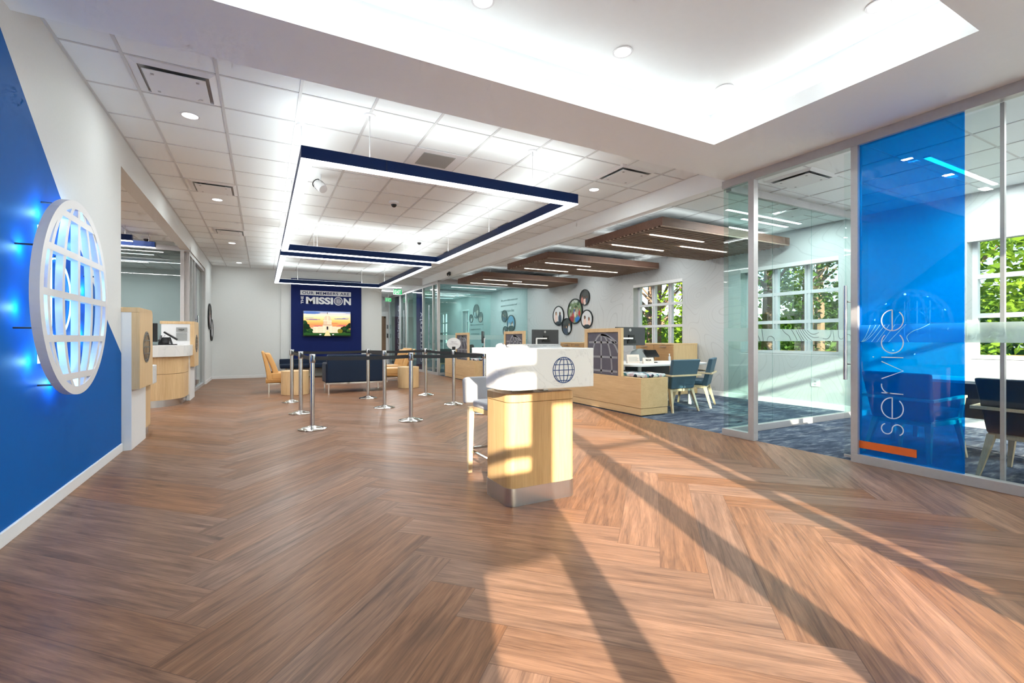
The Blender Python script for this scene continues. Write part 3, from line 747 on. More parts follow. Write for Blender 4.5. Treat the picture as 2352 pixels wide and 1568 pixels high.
for x, y, z, lab, g in ((-.62,4.75,3.3,'square plaque air diffuser nearest the camera, beside the left wall','lobby air diffusers'),
        (-.60,7.79,3.3,'second square plaque air diffuser in the row along the left wall','lobby air diffusers'),
        (-.57,10.84,3.3,'third square plaque air diffuser in the row along the left wall','lobby air diffusers'),
        (4.15,4.67,3.3,'square plaque air diffuser by the beam corner right of the front pendant','lobby air diffusers'),
        (4.15,7.75,3.3,'square plaque air diffuser above the right side of the front pendant','lobby air diffusers'),
        (4.15,10.8,3.3,'square plaque air diffuser beyond the far right corner of the front pendant','lobby air diffusers'),
        (5.72,3.33,3.1,'square plaque air diffuser seen through the glass at the top of the office doorway','office air diffusers'),
        (7.1,4.2,3.1,'square plaque air diffuser in the bay behind the office partition near the window','office air diffusers')):
    t = vent(x, y, z, lab, g, v0)
    if v0 is None: v0 = t
rg = thing('return_grille', 'flat perforated return air grille in the tile ceiling above the front pendant', 'ceiling vent', (1.80,5.35,3.3))
B(1.51,5.06,3.288,2.11,5.65,3.299).build('panel', 'white', rg); B(1.62,5.15,3.284,2.0,5.53,3.288).build('perforated_plate', 'plaque', rg)
# domes and small fittings
def dome(x, y, z, label, g=None, first=None):
    if first: return dup(first, (x,y,z), 0, label, g)
    t = thing('dome_camera', label, 'security camera', (x,y,z), 0, g)
    MB().lathe([(0,0),(.075,0),(.075,-.03),(.055,-.045),(0,-.045)], (x,y,z)).build('housing', 'white', t, smooth=True)
    MB().ell((x,y,z-.045), (.045,.045,.045)).build('dome', 'screen', t, smooth=True); return t
dc = dome(1.80, 7.27, 3.3, 'black dome camera in the middle of the ceiling inside the front pendant', 'dome cameras')
dome(-1.96, 12.17-1.0, 3.12, 'black dome camera on the teller room ceiling seen through the left wall opening', 'dome cameras', dc)
dome(3.0, 9.9, 3.3, 'black dome camera by the corner where the two pendants meet', 'dome cameras', dc)
cc = thing('wall_camera', 'small black turret camera hanging from the long beam past the pendant corner', 'security camera', (4.93,9.9,3.0))
MB().tube([(4.985,13.3,3.16),(4.93,13.25,3.16)], .03).build('bracket', 'black', cc); MB().ell((4.90,13.2,3.1), (.06,.06,.06)).build('camera_ball', 'black', cc, smooth=True)
MB().cyl((4.88,13.14,3.05), .018, .02).build('lens', 'white', cc)
sp = thing('ceiling_speaker', 'tilted white spotlight fitting with ribbed collar inside the near left corner of the front pendant', 'spotlight', (.66,6.5,3.3))
MB().tube([(.66,6.5,3.3),(.66,6.5,3.2)], .012).build('stem', 'white', sp)
MB().tube([(.62,6.56,3.20),(.64,6.52,3.165),(.67,6.47,3.12),(.69,6.44,3.09)], [.05,.062,.062,.055], 20).build('head', 'white', sp, smooth=True)
for k in range(3):
    a = Vector((.625+.016*k, 6.55-.024*k, 3.19-.023*k)); b = a+Vector((.003,-.0045,-.005))
    MB().tube([a, b], .066, 20).build('rib', 'black', sp)

# ------------------------------------------------------------------ linear pendants
PZ0, PZ1 = 2.76, 2.882
def pendant(x0, y0, x1, y1, label, cables):
    t = thing('ring_pendant', label, 'pendant light', ((x0+x1)/2,(y0+y1)/2,PZ0), 0, 'rectangular pendants'); w = .10; c = .012
    def side(bx):   # a hollow metal profile; the lens fills the lower face
        x_0,y_0,x_1,y_1 = bx
        MB().box(x_0,y_0,PZ0+.012,x_1,y_1,PZ1).build('body', 'navy_metal', t)
    sides = [(x0,y0,x1,y0+w),(x0,y1-w,x1,y1),(x0,y0+w,x0+w,y1-w),(x1-w,y0+w,x1,y1-w)]
    for sdd in sides: side(sdd)
    m = MB()
    m.box(x0,y0,PZ0,x1,y0+w,PZ0+.012).box(x0,y1-w,PZ0,x1,y1,PZ0+.012).box(x0,y0+w,PZ0,x0+w,y1-w,PZ0+.012).box(x1-w,y0+w,PZ0,x1,y1-w,PZ0+.012)
    m.build('lens', 'led', t)
    m = MB(); e = .012
    m.box(x0+e,y0+e,PZ1,x1-e,y0+w-e,PZ1+.004).box(x0+e,y1-w+e,PZ1,x1-e,y1-e,PZ1+.004).box(x0+e,y0+w,PZ1,x0+w-e,y1-w,PZ1+.004).box(x1-w+e,y0+w,PZ1,x1-e,y1-w,PZ1+.004)
    m.build('top_lens', 'uplens', t)
    j = MB()
    for s_ in (.25,.75):
        xx = x0+(x1-x0)*s_; j.box(xx-.0015,y0-.0006,PZ0+.012,xx+.0015,y0+.004,PZ1)
    for yy in [y0+1.22*k for k in range(1,4)]: j.box(x1-.004-w+.0035,yy-.0015,PZ0+.012,x1-w,yy+.0015,PZ1).box(x0+w,yy-.0015,PZ0+.012,x0+w+.0006,yy+.0015,PZ1)
    j.build('joint_line', 'black', t)
    for cx, cy in cables:
        q = MB().tube([(cx,cy,PZ1),(cx,cy,3.28)], .004, 6); q.lathe([(0,0),(.055,0),(.05,-.012),(0,-.014)], (cx,cy,3.3), 20).lathe([(0,0),(.008,0),(.008,-.05),(0,-.05)], (cx,cy,3.286), 10)
        q.build('suspension_cable', 'white', t)
M['uplens'] = emis('pendant_uplight', (.92,.97,1), 1.1)
pendant(.30, 4.52, 3.30, 9.45, 'large rectangular navy ring pendant with glowing underside, nearer of the two', [(.345,5.09),(.90,4.565),(2.70,4.565),(3.255,5.09),(.345,6.9),(3.255,6.9),(.345,8.8),(3.255,8.8),(.90,9.40),(2.70,9.40)])
pendant(.30, 9.98, 3.30, 14.95, 'large rectangular navy ring pendant with glowing underside, farther one before the back wall', [(.345,10.6),(.90,10.03),(2.70,10.03),(3.255,10.6),(.345,14.3),(3.255,14.3),(.90,14.9),(2.70,14.9)])

# ------------------------------------------------------------------ slatted wood ceiling clouds with light slots
def cloud(x0, y0, x1, y1, label, wdir=1):
    z0, z1 = 2.81, 2.95
    t = thing('slatted_ceiling_panel', label, 'ceiling panel', ((x0+x1)/2,(y0+y1)/2,z0), 0, 'walnut ceiling panels over the desks'); e = .035
    MB().box(x0,y0,z0+.02,x1,y0+e,z1).box(x0,y1-e,z0+.02,x1,y1,z1).box(x0,y0+e,z0+.02,x0+e,y1-e,z1).box(x1-e,y0+e,z0+.02,x1,y1-e,z1).build('fascia', 'walnut', t)
    B(x0+e,y0+e,z0+.03,x1-e,y1-e,z0+.04).build('backing', 'matblack', t)
    m = MB(); y = y0+.0; 
    while y < y1-.02: m.box(x0+.003,y+.003,z0,x1-.003,y+.040,z0+.018); y += .088
    m.build('slats', 'slatwood', t)
    n = 0
    for (cx, dy, ln) in ((5.37,.48,1.2),(5.37,1.38,1.2),(6.53,.92,1.2)):
        cy = y0+dy
        B(cx,cy-.02,z0-.008,cx+ln,cy+.02,z0+.03).build('light_bar', 'ledwarm', t)
    m = MB()
    for cx in (x0+.4,x1-.4):
        for cy in (y0+.4,y1-.4): m.tube([(cx,cy,z0+.04),(cx,cy,3.1)], .006, 6)
    m.build('hanger', 'frame', t)
    m = MB(); ringbox(m, x0+.12, x1-.12, y0+.12, y1-.12, x0+.10, x1-.10, y0+.10, y1-.10, z0+.04, z0+.055)
    m.build('added_top_glow', 'addedglow', t); return t  # glowing ring added on top, brightens the ceiling around the panel
cloud(4.99+.14, 4.97, 8.2, 6.82, 'nearest dark wood slatted ceiling panel, partly behind the glass office')
cloud(4.99+.14, 8.05, 8.2, 9.85, 'middle one of the three dark wood slatted ceiling panels')
cloud(4.99+.14, 11.25, 8.2, 13.05, 'farthest dark wood slatted ceiling panel, in front of the teal glass office')
# recessed linear lights of the right-hand ceiling
l0 = None
for x, y, ln, lab in ((6.07,4.62,1.85,'long thin ceiling light through the glass partition, nearer one before the wood panel'),
                      (6.75,4.86,1.2,'short thin ceiling light just in front of the nearest wood panel'),
                      (6.13,7.78,1.75,'thin ceiling light between the nearest and middle wood panels'),
                      (6.15,16.3,1.85,'thin ceiling light in the teal glass office, nearest row'),(6.15,17.65,1.85,'thin ceiling light in the teal glass office, second row'),
                      (6.13,19.45,1.85,'thin ceiling light in the farther teal office, third row'),(6.5,20.95,1.5,'thin ceiling light in the farthest teal office, last row'),
                      (6.2,2.3,1.85,'thin ceiling light in the office behind the blue pane'),(6.0,.2,1.85,'thin ceiling light in the office behind the right edge of the picture')):
    if l0 is None:
        l0 = thing('linear_ceiling_light', lab, 'ceiling light', (x,y,3.1), 0, 'linear ceiling lights')
        B(x,y-.035,3.088,x+ln,y+.035,3.0995).build('housing', 'white', l0); B(x+.01,y-.025,3.083,x+ln-.01,y+.025,3.088).build('lens', 'led', l0)
    else:
        c = dup(l0, (x,y,3.1), 0, lab, 'linear ceiling lights'); c.scale = (ln/1.85,1,1)
for k, (x, y, x1) in enumerate(((3.75,16.9,4.45),(4.05,18.3,4.75))):
    t = thing('corridor_light', ('bright corridor ceiling light above the exit sign','second corridor ceiling light farther down the corridor')[k], 'ceiling light', (x,y,3.05), 0, 'corridor ceiling lights')
    B(x,y-.1,3.03,x1,y+.1,3.049).build('housing', 'white', t); B(x+.01,y-.09,3.02,x1-.01,y+.09,3.03).build('lens', 'led', t)
# exit signs
def exit_sign(x, y, z, label, s=1.0):
    t = thing('exit_sign', label, 'exit sign', (x,y,z), 0)
    B(x-.16*s,y,z-.10*s,x+.16*s,y+.03,z+.10*s).build('housing', 'white', t)
    B(x-.15*s,y-.004,z-.09*s,x+.15*s,y,z+.09*s).build('face', 'green', t)
    vs, fs = fit_text('EXIT', .24*s, .13*s, .02)
    mb = MB(frame_mtx((x-.12*s,y-.006,z-.065*s), (1,0,0), (0,0,1))); mb.add(vs, fs); mb.build('lettering', 'white', t)
    B(x-.01,y+.01,z+.10*s,x+.01,y+.03,3.05).build('stem', 'white', t)
exit_sign(4.45, 17.4, 2.92, 'green exit sign hanging from the corridor ceiling, nearer one')
exit_sign(4.62, 19.6, 2.80, 'small green exit sign farther down the corridor, lower one', .8)
# teller room pendants
for k, (y, x0, x1, z) in enumerate(((10.2,-3.6,-1.98,2.85),(10.75,-3.9,-1.75,2.85))):
    t = thing('linear_pendant', ('navy linear pendant in the teller room, nearer bar','navy linear pendant in the teller room, farther bar')[k], 'pendant light', (x0,y,z), 0, 'teller room pendants')
    B(x0,y-.04,z+.01,x1,y+.04,z+.11).build('body', 'navy_metal', t); B(x0,y-.035,z,x1,y+.035,z+.01).build('lens', 'led', t)
    MB().tube([(x0+.3,y,z+.11),(x0+.3,y,3.12)], .003, 6).tube([(x1-.1,y,z+.11),(x1-.1,y,3.12)], .003, 6).build('suspension_cable', 'frame', t)
l1 = None
for x, y, ln, lab in ((-4.2,12.4,2.2,'ceiling light behind the grey teller room glass, nearest row'),(-4.2,13.4,2.0,'ceiling light behind the grey teller room glass, middle row'),(-4.2,14.6,2.6,'ceiling light behind the grey teller room glass, farthest row')):
    c = dup(l0, (x,y,3.118), 0, lab, 'teller office ceiling lights'); c.scale = (ln/1.85,1,1)

# ------------------------------------------------------------------ backlit globe sign on the left wall
gs = thing('globe_sign', 'large white backlit globe logo standing off the blue left wall', 'wall sign', (WX,4.43,1.46))
gm = frame_mtx((-1.16-.047,4.43,1.46), (0,1,0), (0,0,1))
globe(MB(gm), .685, .046, .058, 0, .047, 96).build('globe', 'solidwhite', gs)
m = MB(frame_mtx((WX+.012,4.43,1.46), (0,1,0), (0,0,1)))
ro = [(.28*math.cos(2*math.pi*k/64), .28*math.sin(2*math.pi*k/64)) for k in range(64)]; ri = [(p[0]*.965,p[1]*.965) for p in ro]
m.band(ri, ro, 0, .008, True)
for x in (-.30,-.10,.10): m.band([(x-.008,-.45),(x-.008,.45)], [(x+.008,-.45),(x+.008,.45)], 0, .008)
m.build('led_strip', 'blueled', gs)
m = MB()
for a in range(0, 360, 45):
    cy, cz = 4.43+.655*math.cos(R(a+20)), 1.46+.655*math.sin(R(a+20)); m.tube([(WX+.003,cy,cz),(-1.207,cy,cz)], .006, 8)
for cy, cz in ((4.43,1.75),(4.43,1.15),(4.15,1.46),(4.7,1.46)): m.tube([(WX+.003,cy,cz),(-1.207,cy,cz)], .006, 8)
m.build('standoff', 'darkgrey', gs)
for k in range(10):
    a = R(36*k+10); ld = bpy.data.lights.new('globe_glow', 'POINT'); ld.energy = .6; ld.color = (.25,.6,1.0); ld.shadow_soft_size = .02
    lo = bpy.data.objects.new('globe_glow', ld); COL.objects.link(lo); lo.location = (WX+.045, 4.43+.60*math.cos(a), 1.46+.60*math.sin(a))

# ------------------------------------------------------------------ teller pods
def pod(y, full, label):
    t = thing('teller_pod', label, 'teller pod', (-1.22, y, 0), 0)
    # white wing panel
    B(-1.66 if full else -1.44,y,0,-1.215,y+.68,1.45).build('wing_panel', 'white', t, bevel=.002)
    c = MB(frame_mtx((-1.215,0,0),(0,1,0),(0,0,1)))
    pr = rrect(y+.0, .64, y+.66, 1.50, .07, 5, (0,0,1,0)); c.prism(pr, 0, .068); c.build('oak_casing', 'oak', t)
    B(-1.68 if full else -1.46,y-.004,1.45,-1.147,y+.60,1.502).build('oak_cap', 'oak', t, bevel=.004)
    globe(MB(frame_mtx((-1.147,y+.33,1.08),(0,1,0),(0,0,1))), .172, .010, .016, 0, .006, 48).build('globe_emblem', 'emblem', t)
    if full:
        P = rrect(-2.75, y-.92, -1.24, y, .5, 10, (1,1,0,0)); Pm = rrect(-2.82, y-.99, -1.17, y, .55, 10, (1,1,0,0)); Pk = rrect(-2.7, y-.89, -1.28, y, .47, 10, (1,1,0,0))
        MB().prism(P, .12, .56).build('counter_front', 'oak', t, smooth=True)
        MB().prism([(a+(.003 if a > -2 else -.003), b-.003) for a, b in P], .566, .86).build('counter_front', 'oak', t, smooth=True)
        MB().prism(Pm, .86, 1.06).build('marble_top', 'marble', t, bevel=.006)
        MB().prism(Pk, 0, .12).build('kick_plate', 'alu', t, smooth=True)
        B(-1.43,y-.012,1.30,-1.26,y,1.385).build('rate_plaque', 'plaque', t); B(-1.43,y-.012,1.14,-1.26,y,1.28).build('notice_plaque', 'plaque', t)
        vs, fs = fit_text('NCUA', .09, .028, .01); mb = MB(frame_mtx((-1.39,y-.0135,1.33),(1,0,0),(0,0,1))); mb.add(vs, fs); mb.build('lettering', 'ink', t)
    else:
        P = rrect(-2.5, y+.68, -1.24, y+1.5, .45, 10, (0,0,1,1)); MB().prism(P, .10, .86).build('counter_front', 'oak', t, smooth=True)
        MB().prism(rrect(-2.45, y+.68, -1.26, y+1.47, .43, 10, (0,0,1,1)), 0, .10).build('kick_plate', 'alu', t, smooth=True)
        MB().prism(rrect(-2.55, y+.68, -1.18, y+1.56, .5, 10, (0,0,1,1)), .62, .84).build('marble_apron', 'marble', t, bevel=.006)
    return t
pod(6.22, False, 'nearer white and oak teller pod with globe emblem, by the edge of the left wall')
pod(10.72, True, 'curved oak and marble teller counter with white wing panel, farther in the left wall opening')
t = thing('monitor', 'black monitor seen edge on, standing on the curved teller counter', 'monitor', (-1.66,10.1,1.06))
MB().box(-1.80,10.0,1.12,-1.60,10.035,1.44).build('screen', 'black', t, bevel=.004); MB().box(-1.73,10.02,1.065,-1.70,10.06,1.2).build('stand', 'darkgrey', t); MB().cyl((-1.71,10.08,1.06), .1, .01).build('base', 'darkgrey', t)
t = thing('card_terminal', 'black card terminal on a swivel stand, on the teller counter before the white wing panel', 'card terminal', (-1.42,10.2,1.06))
MB().cyl((-1.42,10.2,1.06), .075, .018).build('base', 'black', t); MB().tube([(-1.42,10.2,1.07),(-1.46,10.2,1.20)], .016).build('stem', 'darkgrey', t)
MB(Matrix.Translation((-1.44,10.2,1.22)) @ Matrix.Rotation(R(35),4,'Y')).box(-.12,-.05,-.012,.12,.05,.018).build('screen', 'black', t, bevel=.006)
MB().tube([(-1.52,10.2,1.24),(-1.58,10.16,1.15),(-1.54,10.14,1.075),(-1.48,10.18,1.07)], .004, 6).build('cable', 'black', t)
t = thing('telephone', 'black desk phone beside the monitor on the teller counter', 'telephone', (-1.55,10.35,1.06))
MB().hexa([(-1.64,10.28,1.06),(-1.48,10.28,1.06),(-1.48,10.46,1.06),(-1.64,10.46,1.06)],[(-1.64,10.30,1.10),(-1.48,10.30,1.10),(-1.48,10.46,1.20),(-1.64,10.46,1.20)]).build('body', 'black', t, bevel=.005)
MB().tube([(-1.62,10.29,1.14),(-1.62,10.36,1.17),(-1.62,10.45,1.22)], .02).build('handset', 'darkgrey', t)

# ------------------------------------------------------------------ framed round photographs
SK = [rgb(224,178,148), rgb(150,98,70), rgb(198,146,112), rgb(110,72,54)]
def scene_fn(kind, seed):
    rnd = random.Random(seed); E = []
    def el(cx, cy, rx, ry, c): E.append((cx,cy,rx,ry,c))
    if kind == 'crowd': cloths = [rgb(196,60,60), rgb(40,110,190), rgb(220,210,190), rgb(70,110,80), rgb(180,160,150)]
    else: cloths = [rgb(230,200,190), rgb(214,214,220), rgb(190,120,110), rgb(60,70,90)]
    bgc = {'crowd': rgb(120,140,100), 'pale': rgb(214,214,216), 'dark': rgb(70,72,72), 'sky': rgb(96,150,190)}[kind]
    n = {'crowd': 8, 'pale': 2, 'dark': 3, 'sky': 3}[kind]
    if kind == 'crowd':
        for k in range(26): el(rnd.uniform(-1,1), rnd.uniform(.2,1), .14, .12, rnd.choice([rgb(60,90,50), rgb(140,160,110), rgb(200,205,200)]))
    for k in range(n):
        x = (k-(n-1)/2)*(1.5/n)+rnd.uniform(-.08,.08); y = rnd.uniform(-.1,.3) if n < 5 else rnd.uniform(-.5,.35); s = 1.05/max(n,2.4)**.6
        el(x, y-.75*s-.1, .50*s, .9*s, rnd.choice(cloths)); el(x, y+.05*s, .27*s, .33*s, rgb(40,30,26)); el(x, y, .2*s, .27*s, rnd.choice(SK))
    if kind == 'crowd': el(.35,-.75,.35,.25,rgb(40,120,200)); el(-.45,-.7,.35,.3,rgb(150,40,50))
    if kind == 'pale': el(0,-.95,.8,.35,rgb(52,56,64))
    if kind == 'sky': el(0,-.8,1,.5,rgb(40,50,48))
    def f(x, y):
        c = bgc
        for cx,cy,rx,ry,q in E:
            if ((x-cx)/rx)**2+((y-cy)/ry)**2 < 1: c = q
        return c
    return f
def paint_mesh(name, mtx, pts_uv, faces, fn, mat, parent):
    me = bpy.data.meshes.new(name); inv = WM[parent.name].inverted()
    me.from_pydata([tuple(inv @ (mtx @ Vector(p))) for p, uv in pts_uv], [], faces); me.materials.append(M[mat])
    ca = me.color_attributes.new('paint', 'FLOAT_COLOR', 'POINT')
    for i, (p, uv) in enumerate(pts_uv): ca.data[i].color = (*fn(*uv), 1)
    o = bpy.data.objects.new(name, me); COL.objects.link(o); o.parent = parent; WM[o.name] = WM[parent.name]; return o
def round_photo(mtx, r, kind, seed, label, group, cat='picture'):
    p = mtx.to_translation(); t = thing('round_photo', label, cat, tuple(p), 0, group)
    n = 48
    MB(mtx).band([(r*.91*math.cos(2*math.pi*k/n), r*.91*math.sin(2*math.pi*k/n)) for k in range(n)], [(r*math.cos(2*math.pi*k/n), r*math.sin(2*math.pi*k/n)) for k in range(n)], .003, .035, True).build('frame', 'black', t)
    rings = 22; pts = [((0,0,.022),(0,0))]; fs = []
    for i in range(1, rings+1):
        for k in range(n):
            a = 2*math.pi*k/n; q = i/rings; pts.append(((r*.92*q*math.cos(a), r*.92*q*math.sin(a), .022),(q*math.cos(a), q*math.sin(a))))
    for k in range(n): fs.append((0, 1+k, 1+(k+1)%n))
    for i in range(rings-1):
        for k in range(n): fs.append((1+i*n+k, 1+(i+1)*n+k, 1+(i+1)*n+(k+1)%n, 1+i*n+(k+1)%n))
    paint_mesh('photograph', mtx, pts, fs, scene_fn(kind, seed), 'photo', t)
    MB(mtx).cyl((0,0,.003), r*.9, .015).build('backing', 'darkgrey', t); return t
def on_right(y, z): return frame_mtx((WR-.002, y, z), (0,-1,0), (0,0,1))
G = 'round photographs beside the small window'
round_photo(on_right(12.39,1.90), .31, 'pale', 1, 'round photo of people on white, leftmost of the cluster beside the small window', G)
round_photo(on_right(11.50,2.00), .38, 'crowd', 2, 'largest round photo of the cluster, a crowd with red and blue clothes', G)
round_photo(on_right(11.02,2.38), .235, 'dark', 3, 'small dark round photo, topmost of the cluster left of the small window', G)
round_photo(on_right(11.93,1.55), .262, 'dark', 4, 'round photo at the bottom of the cluster left of the small window', G)
round_photo(on_right(10.92,1.74), .275, 'pale', 5, 'round photo of two people in dark clothes, rightmost of the cluster', G)
G = 'round photographs in the near teal office'
round_photo(on_right(16.14,2.05), .235, 'dark', 6, 'upper left round photo on the wall seen through the teal glass, under the lettering', G)
round_photo(on_right(15.59,1.76), .315, 'sky', 7, 'larger round photo with blue sky on the wall seen through the teal glass', G)
round_photo(on_right(16.07,1.48), .185, 'dark', 8, 'smallest round photo at the lower left of the trio behind the teal glass', G)
G = 'round photographs in the farther teal office'
round_photo(on_right(18.85,2.38), .31, 'dark', 9, 'largest round photo of the far trio behind two panes of teal glass', G)
round_photo(on_right(18.40,2.10), .23, 'dark', 10, 'round photo at the lower right of the far trio behind the teal glass', G)
round_photo(on_right(19.41,2.08), .19, 'dark', 11, 'smallest round photo, leftmost of the far trio behind the teal glass', G)
def on_left(y, z): return frame_mtx((WX+.002, y, z), (0,1,0), (0,0,1))
G = 'round pictures on the far left wall'
round_photo(on_left(15.25,1.78), .36, 'dark', 12, 'upper round picture seen nearly edge on at the far end of the left wall', G)
round_photo(on_left(15.80,1.42), .31, 'pale', 13, 'lower round picture seen nearly edge on at the far end of the left wall', G)
def wall_text(lines, y, z, h, step, mtxf, mat, label, w=1.35):
    t = thing('wall_lettering', label, 'lettering', tuple(mtxf(y,z).to_translation()))
    for i, (s, ww) in enumerate(lines):
        vs, fs = fit_text(s, ww*w, h, 0, 1, .002); mb = MB(mtxf(y, z-i*step)); mb.add([(v[0],v[1],v[2]+.004) for v in vs], fs); mb.build('text_line', mat, t)
wall_text([('We serve with compassion',1),('nurture community and',.96),('serve members first',.8)], 16.47, 2.60, .10, .20, on_right, 'inkgrey', 'three lines of grey lettering on the wall above the photos behind the teal glass')
wall_text([('Nurture community and',1),('strengthen members',.8),('every single day',.7)], 19.5, 1.74, .10, .2, on_right, 'inkgrey', 'faint grey lettering under the far trio of photos behind the teal glass')

# ------------------------------------------------------------------ back wall: navy panel, lettering, television
np_ = thing('navy_wall_panel', 'navy blue feature panel on the back wall bearing the white slogan', 'wall panel', (1.83,16.0,.35))
B(.78,15.97,.35,2.88,16.05,3.05).build('panel', 'navy', np_)
def onback(x, z, y=15.969): return frame_mtx((x,y,z),(1,0,0),(0,0,1))
M['letterw'] = plain('white_sign_paint', (.72,.73,.75), .5)
B(1.04,15.966,2.545,2.55,15.97,2.69).build('title_bar', 'letterw', np_)['label'] = 'white bar behind the upper line of words'
vs, fs = fit_text('OUR MEMBERS ARE', 1.40, .088, .012, 1.12); mb = MB(onback(1.095,2.574,15.965)); mb.add(vs, fs); mb.build('lettering', 'navy', np_)['label'] = 'navy words OUR MEMBERS ARE'
vs, fs = fit_text('MISSI', .80, .225, .045, 1.0); mb = MB(onback(1.20,2.27)); mb.add(vs, fs); mb.build('lettering', 'letterw', np_)['label'] = 'white word MISSION'
vs, fs = fit_text('N', .225, .225, .045); mb = MB(onback(2.325,2.27)); mb.add(vs, fs); mb.build('lettering', 'letterw', np_)
c = MB(onback(2.16,2.385)); c.prism([(.136*math.cos(2*math.pi*k/40), .136*math.sin(2*math.pi*k/40)) for k in range(40)], 0, .003); c.build('globe_letter', 'letterw', np_)
globe(MB(onback(2.16,2.385,15.9655)), .112, .013, .012, 0, .002, 40).build('globe_grid', 'navy', np_)
vs, fs = fit_text('THE', .235, .075, .03); mb = MB(frame_mtx((1.13,15.969,2.27),(0,0,1),(-1,0,0))); mb.add(vs, fs); mb.build('lettering', 'letterw', np_)
tv = thing('television', 'wall television showing a domed white building at sunset, under the slogan', 'television', (1.83,15.9,1.26))
tx0, tx1, tz0, tz1 = 1.11, 2.53, 1.255, 2.055
B(tx0,15.87,tz0,tx1,15.92,tz1).build('housing', 'black', tv, bevel=.004); B(1.5,15.92,1.5,2.1,15.963,1.85).build('wall_bracket', 'darkgrey', tv)
def tvpic(x, y):
    sky = [(0,rgb(250,150,110)),(.22,rgb(255,150,90)),(.42,rgb(255,196,110)),(.62,rgb(255,232,160)),(.8,rgb(240,226,206)),(1,rgb(110,140,196))]
    q = (y-.30)/.70; c = sky[0][1]
    for (a,ca),(b,cb) in zip(sky, sky[1:]):
        if a <= q <= b: k = (q-a)/(b-a); c = tuple(ca[i]+(cb[i]-ca[i])*k for i in range(3))
    for (cx,cy,rx,ry,cc) in ((.2,.66,.16,.022,(150,120,150)),(.12,.72,.1,.012,(120,130,180)),(.8,.70,.17,.02,(130,120,160)),(.9,.73,.08,.012,(150,140,180)),(.15,.93,.2,.05,(90,120,185)),(.7,.93,.2,.02,(250,240,230)),(.3,.40,.1,.02,(200,110,110)),(.82,.43,.12,.018,(190,100,110)),(.62,.52,.12,.015,(240,120,90))):
        if ((x-cx)/rx)**2+((y-cy)/ry)**2 < 1: c = rgb(*cc)
    stone = rgb(246,224,190); sh = rgb(206,170,140)
    def win(cx, w, y0, y1, base=stone):
        if abs(x-cx) < w and y0 < y < y1:
            return sh if (int((x)*118) % 3 == 0 and ((y-y0)/(y1-y0)*3) % 1 < .6) else base
    for r in ((.5,.36,.12,.33),(.5,.30,.33,.36),(.36,.05,.33,.38),(.64,.05,.33,.38),(.5,.10,.33,.42)):
        k = win(*r); c = k or c
    if abs(x-.5) < .105 and .42 < y < .47: c = sh
    if abs(x-.5) < .085 and .47 < y < .60: c = sh if int(x*130) % 2 == 0 else stone
    if abs(x-.5) < .095 and .60 < y < .63: c = stone
    if y >= .63 and ((x-.5)/.085)**2+((y-.63)/.20)**2 < 1: c = sh if int((x-.5)*90) % 2 else stone
    if abs(x-.5) < .022 and .82 < y < .89: c = stone
    if abs(x-.5) < .007 and .89 < y < .965: c = rgb(120,110,110)
    if abs(x-.5) < .016 and .25 < y < .38: c = rgb(50,40,50)
    for k in range(60):
        rx = random.Random(k*7+3); side = k % 2
        cx = rx.uniform(0,.17) if side == 0 else rx.uniform(.80,1.0); top = .62 if side == 0 else .50
        lim = top - (cx*2.4 if side == 0 else (1-cx)*.9); cy = rx.uniform(.08, max(lim,.2)); 
        if ((x-cx)/.045)**2+((y-cy)/.065)**2 < 1: c = rgb(*rx.choice([(24,52,34),(40,72,40),(60,92,44),(30,44,30)]))
    if x > .72 and ((x-.77)/.06)**2+((y-.2)/.09)**2 < 1: c = rgb(120,110,40)
    if y < .12: c = rgb(46,84,40) if y > .03 else rgb(30,52,28)
    if y < .20 and abs(x-.5) < .02+.05*(.2-y)/.2: c = rgb(240,210,150)
    for gx in (.35,.62):
        if abs(x-gx) < .02 and .03 < y < .075: c = rgb(236,236,230)
    return c
nx, nz = 190, 106; pts = []; fs = []
for j in range(nz+1):
    for i in range(nx+1): pts.append(((tx0+.012+(tx1-tx0-.024)*i/nx, 15.868, tz0+.012+(tz1-tz0-.024)*j/nz), (i/nx, j/nz)))
for j in range(nz):
    for i in range(nx): fs.append((j*(nx+1)+i, j*(nx+1)+i+1, (j+1)*(nx+1)+i+1, (j+1)*(nx+1)+i))
paint_mesh('screen', Matrix.Identity(4), pts, fs, tvpic, 'tv', tv)

# ------------------------------------------------------------------ greeting podium
pd = thing('greeting_podium', 'oak greeting podium with white marble head, blue globe emblem and steel base', 'podium', (1.79,3.06,0))
P = lambda i, r: rrect(1.50+i, 2.865+i, 2.075-i, 3.26-i, r, 8, (1,1,1,1))
MB().prism(P(-.002,.07), 0, .125).build('base_plate', 'alu', pd, smooth=True)
MB().prism(P(0,.07), .125, .722).build('body', 'oakp', pd, smooth=True)
MB().prism(P(-.001,.07), .725, .785).build('body_cap', 'oakp', pd, bevel=.003)
m = MB(); m.box(1.60,3.0,.785,1.78,3.12,.835).box(1.84,2.95,.785,1.88,3.05,.835).box(1.55,3.15,.785,1.65,3.2,.835); m.build('riser', 'alu', pd, bevel=.002)
skirt = rrect(1.40, 2.72, 2.125, 3.02, .15, 10, (1,0,0,0))
MB().prism(skirt, .825, 1.105).build('marble_apron', 'marble', pd, bevel=.006)
slab = rrect(1.402, 2.90, 2.123, 3.30, .03, 4, (0,0,1,1))
MB().prism(slab, 1.062, 1.1045).build('marble_top', 'marble', pd, bevel=.004)
globe(MB(frame_mtx((1.862,2.7195,.952),(1,0,0),(0,0,1))), .092, .0052, .0055, 0, .0015, 64).build('globe_emblem', 'logo_blue', pd)
ms = thing('computer_mouse', 'white computer mouse on the left end of the podium top', 'computer mouse', (1.60,3.15,1.105))
M['greyw'] = plain('pale_grey_plastic', (.48,.49,.51), .35)
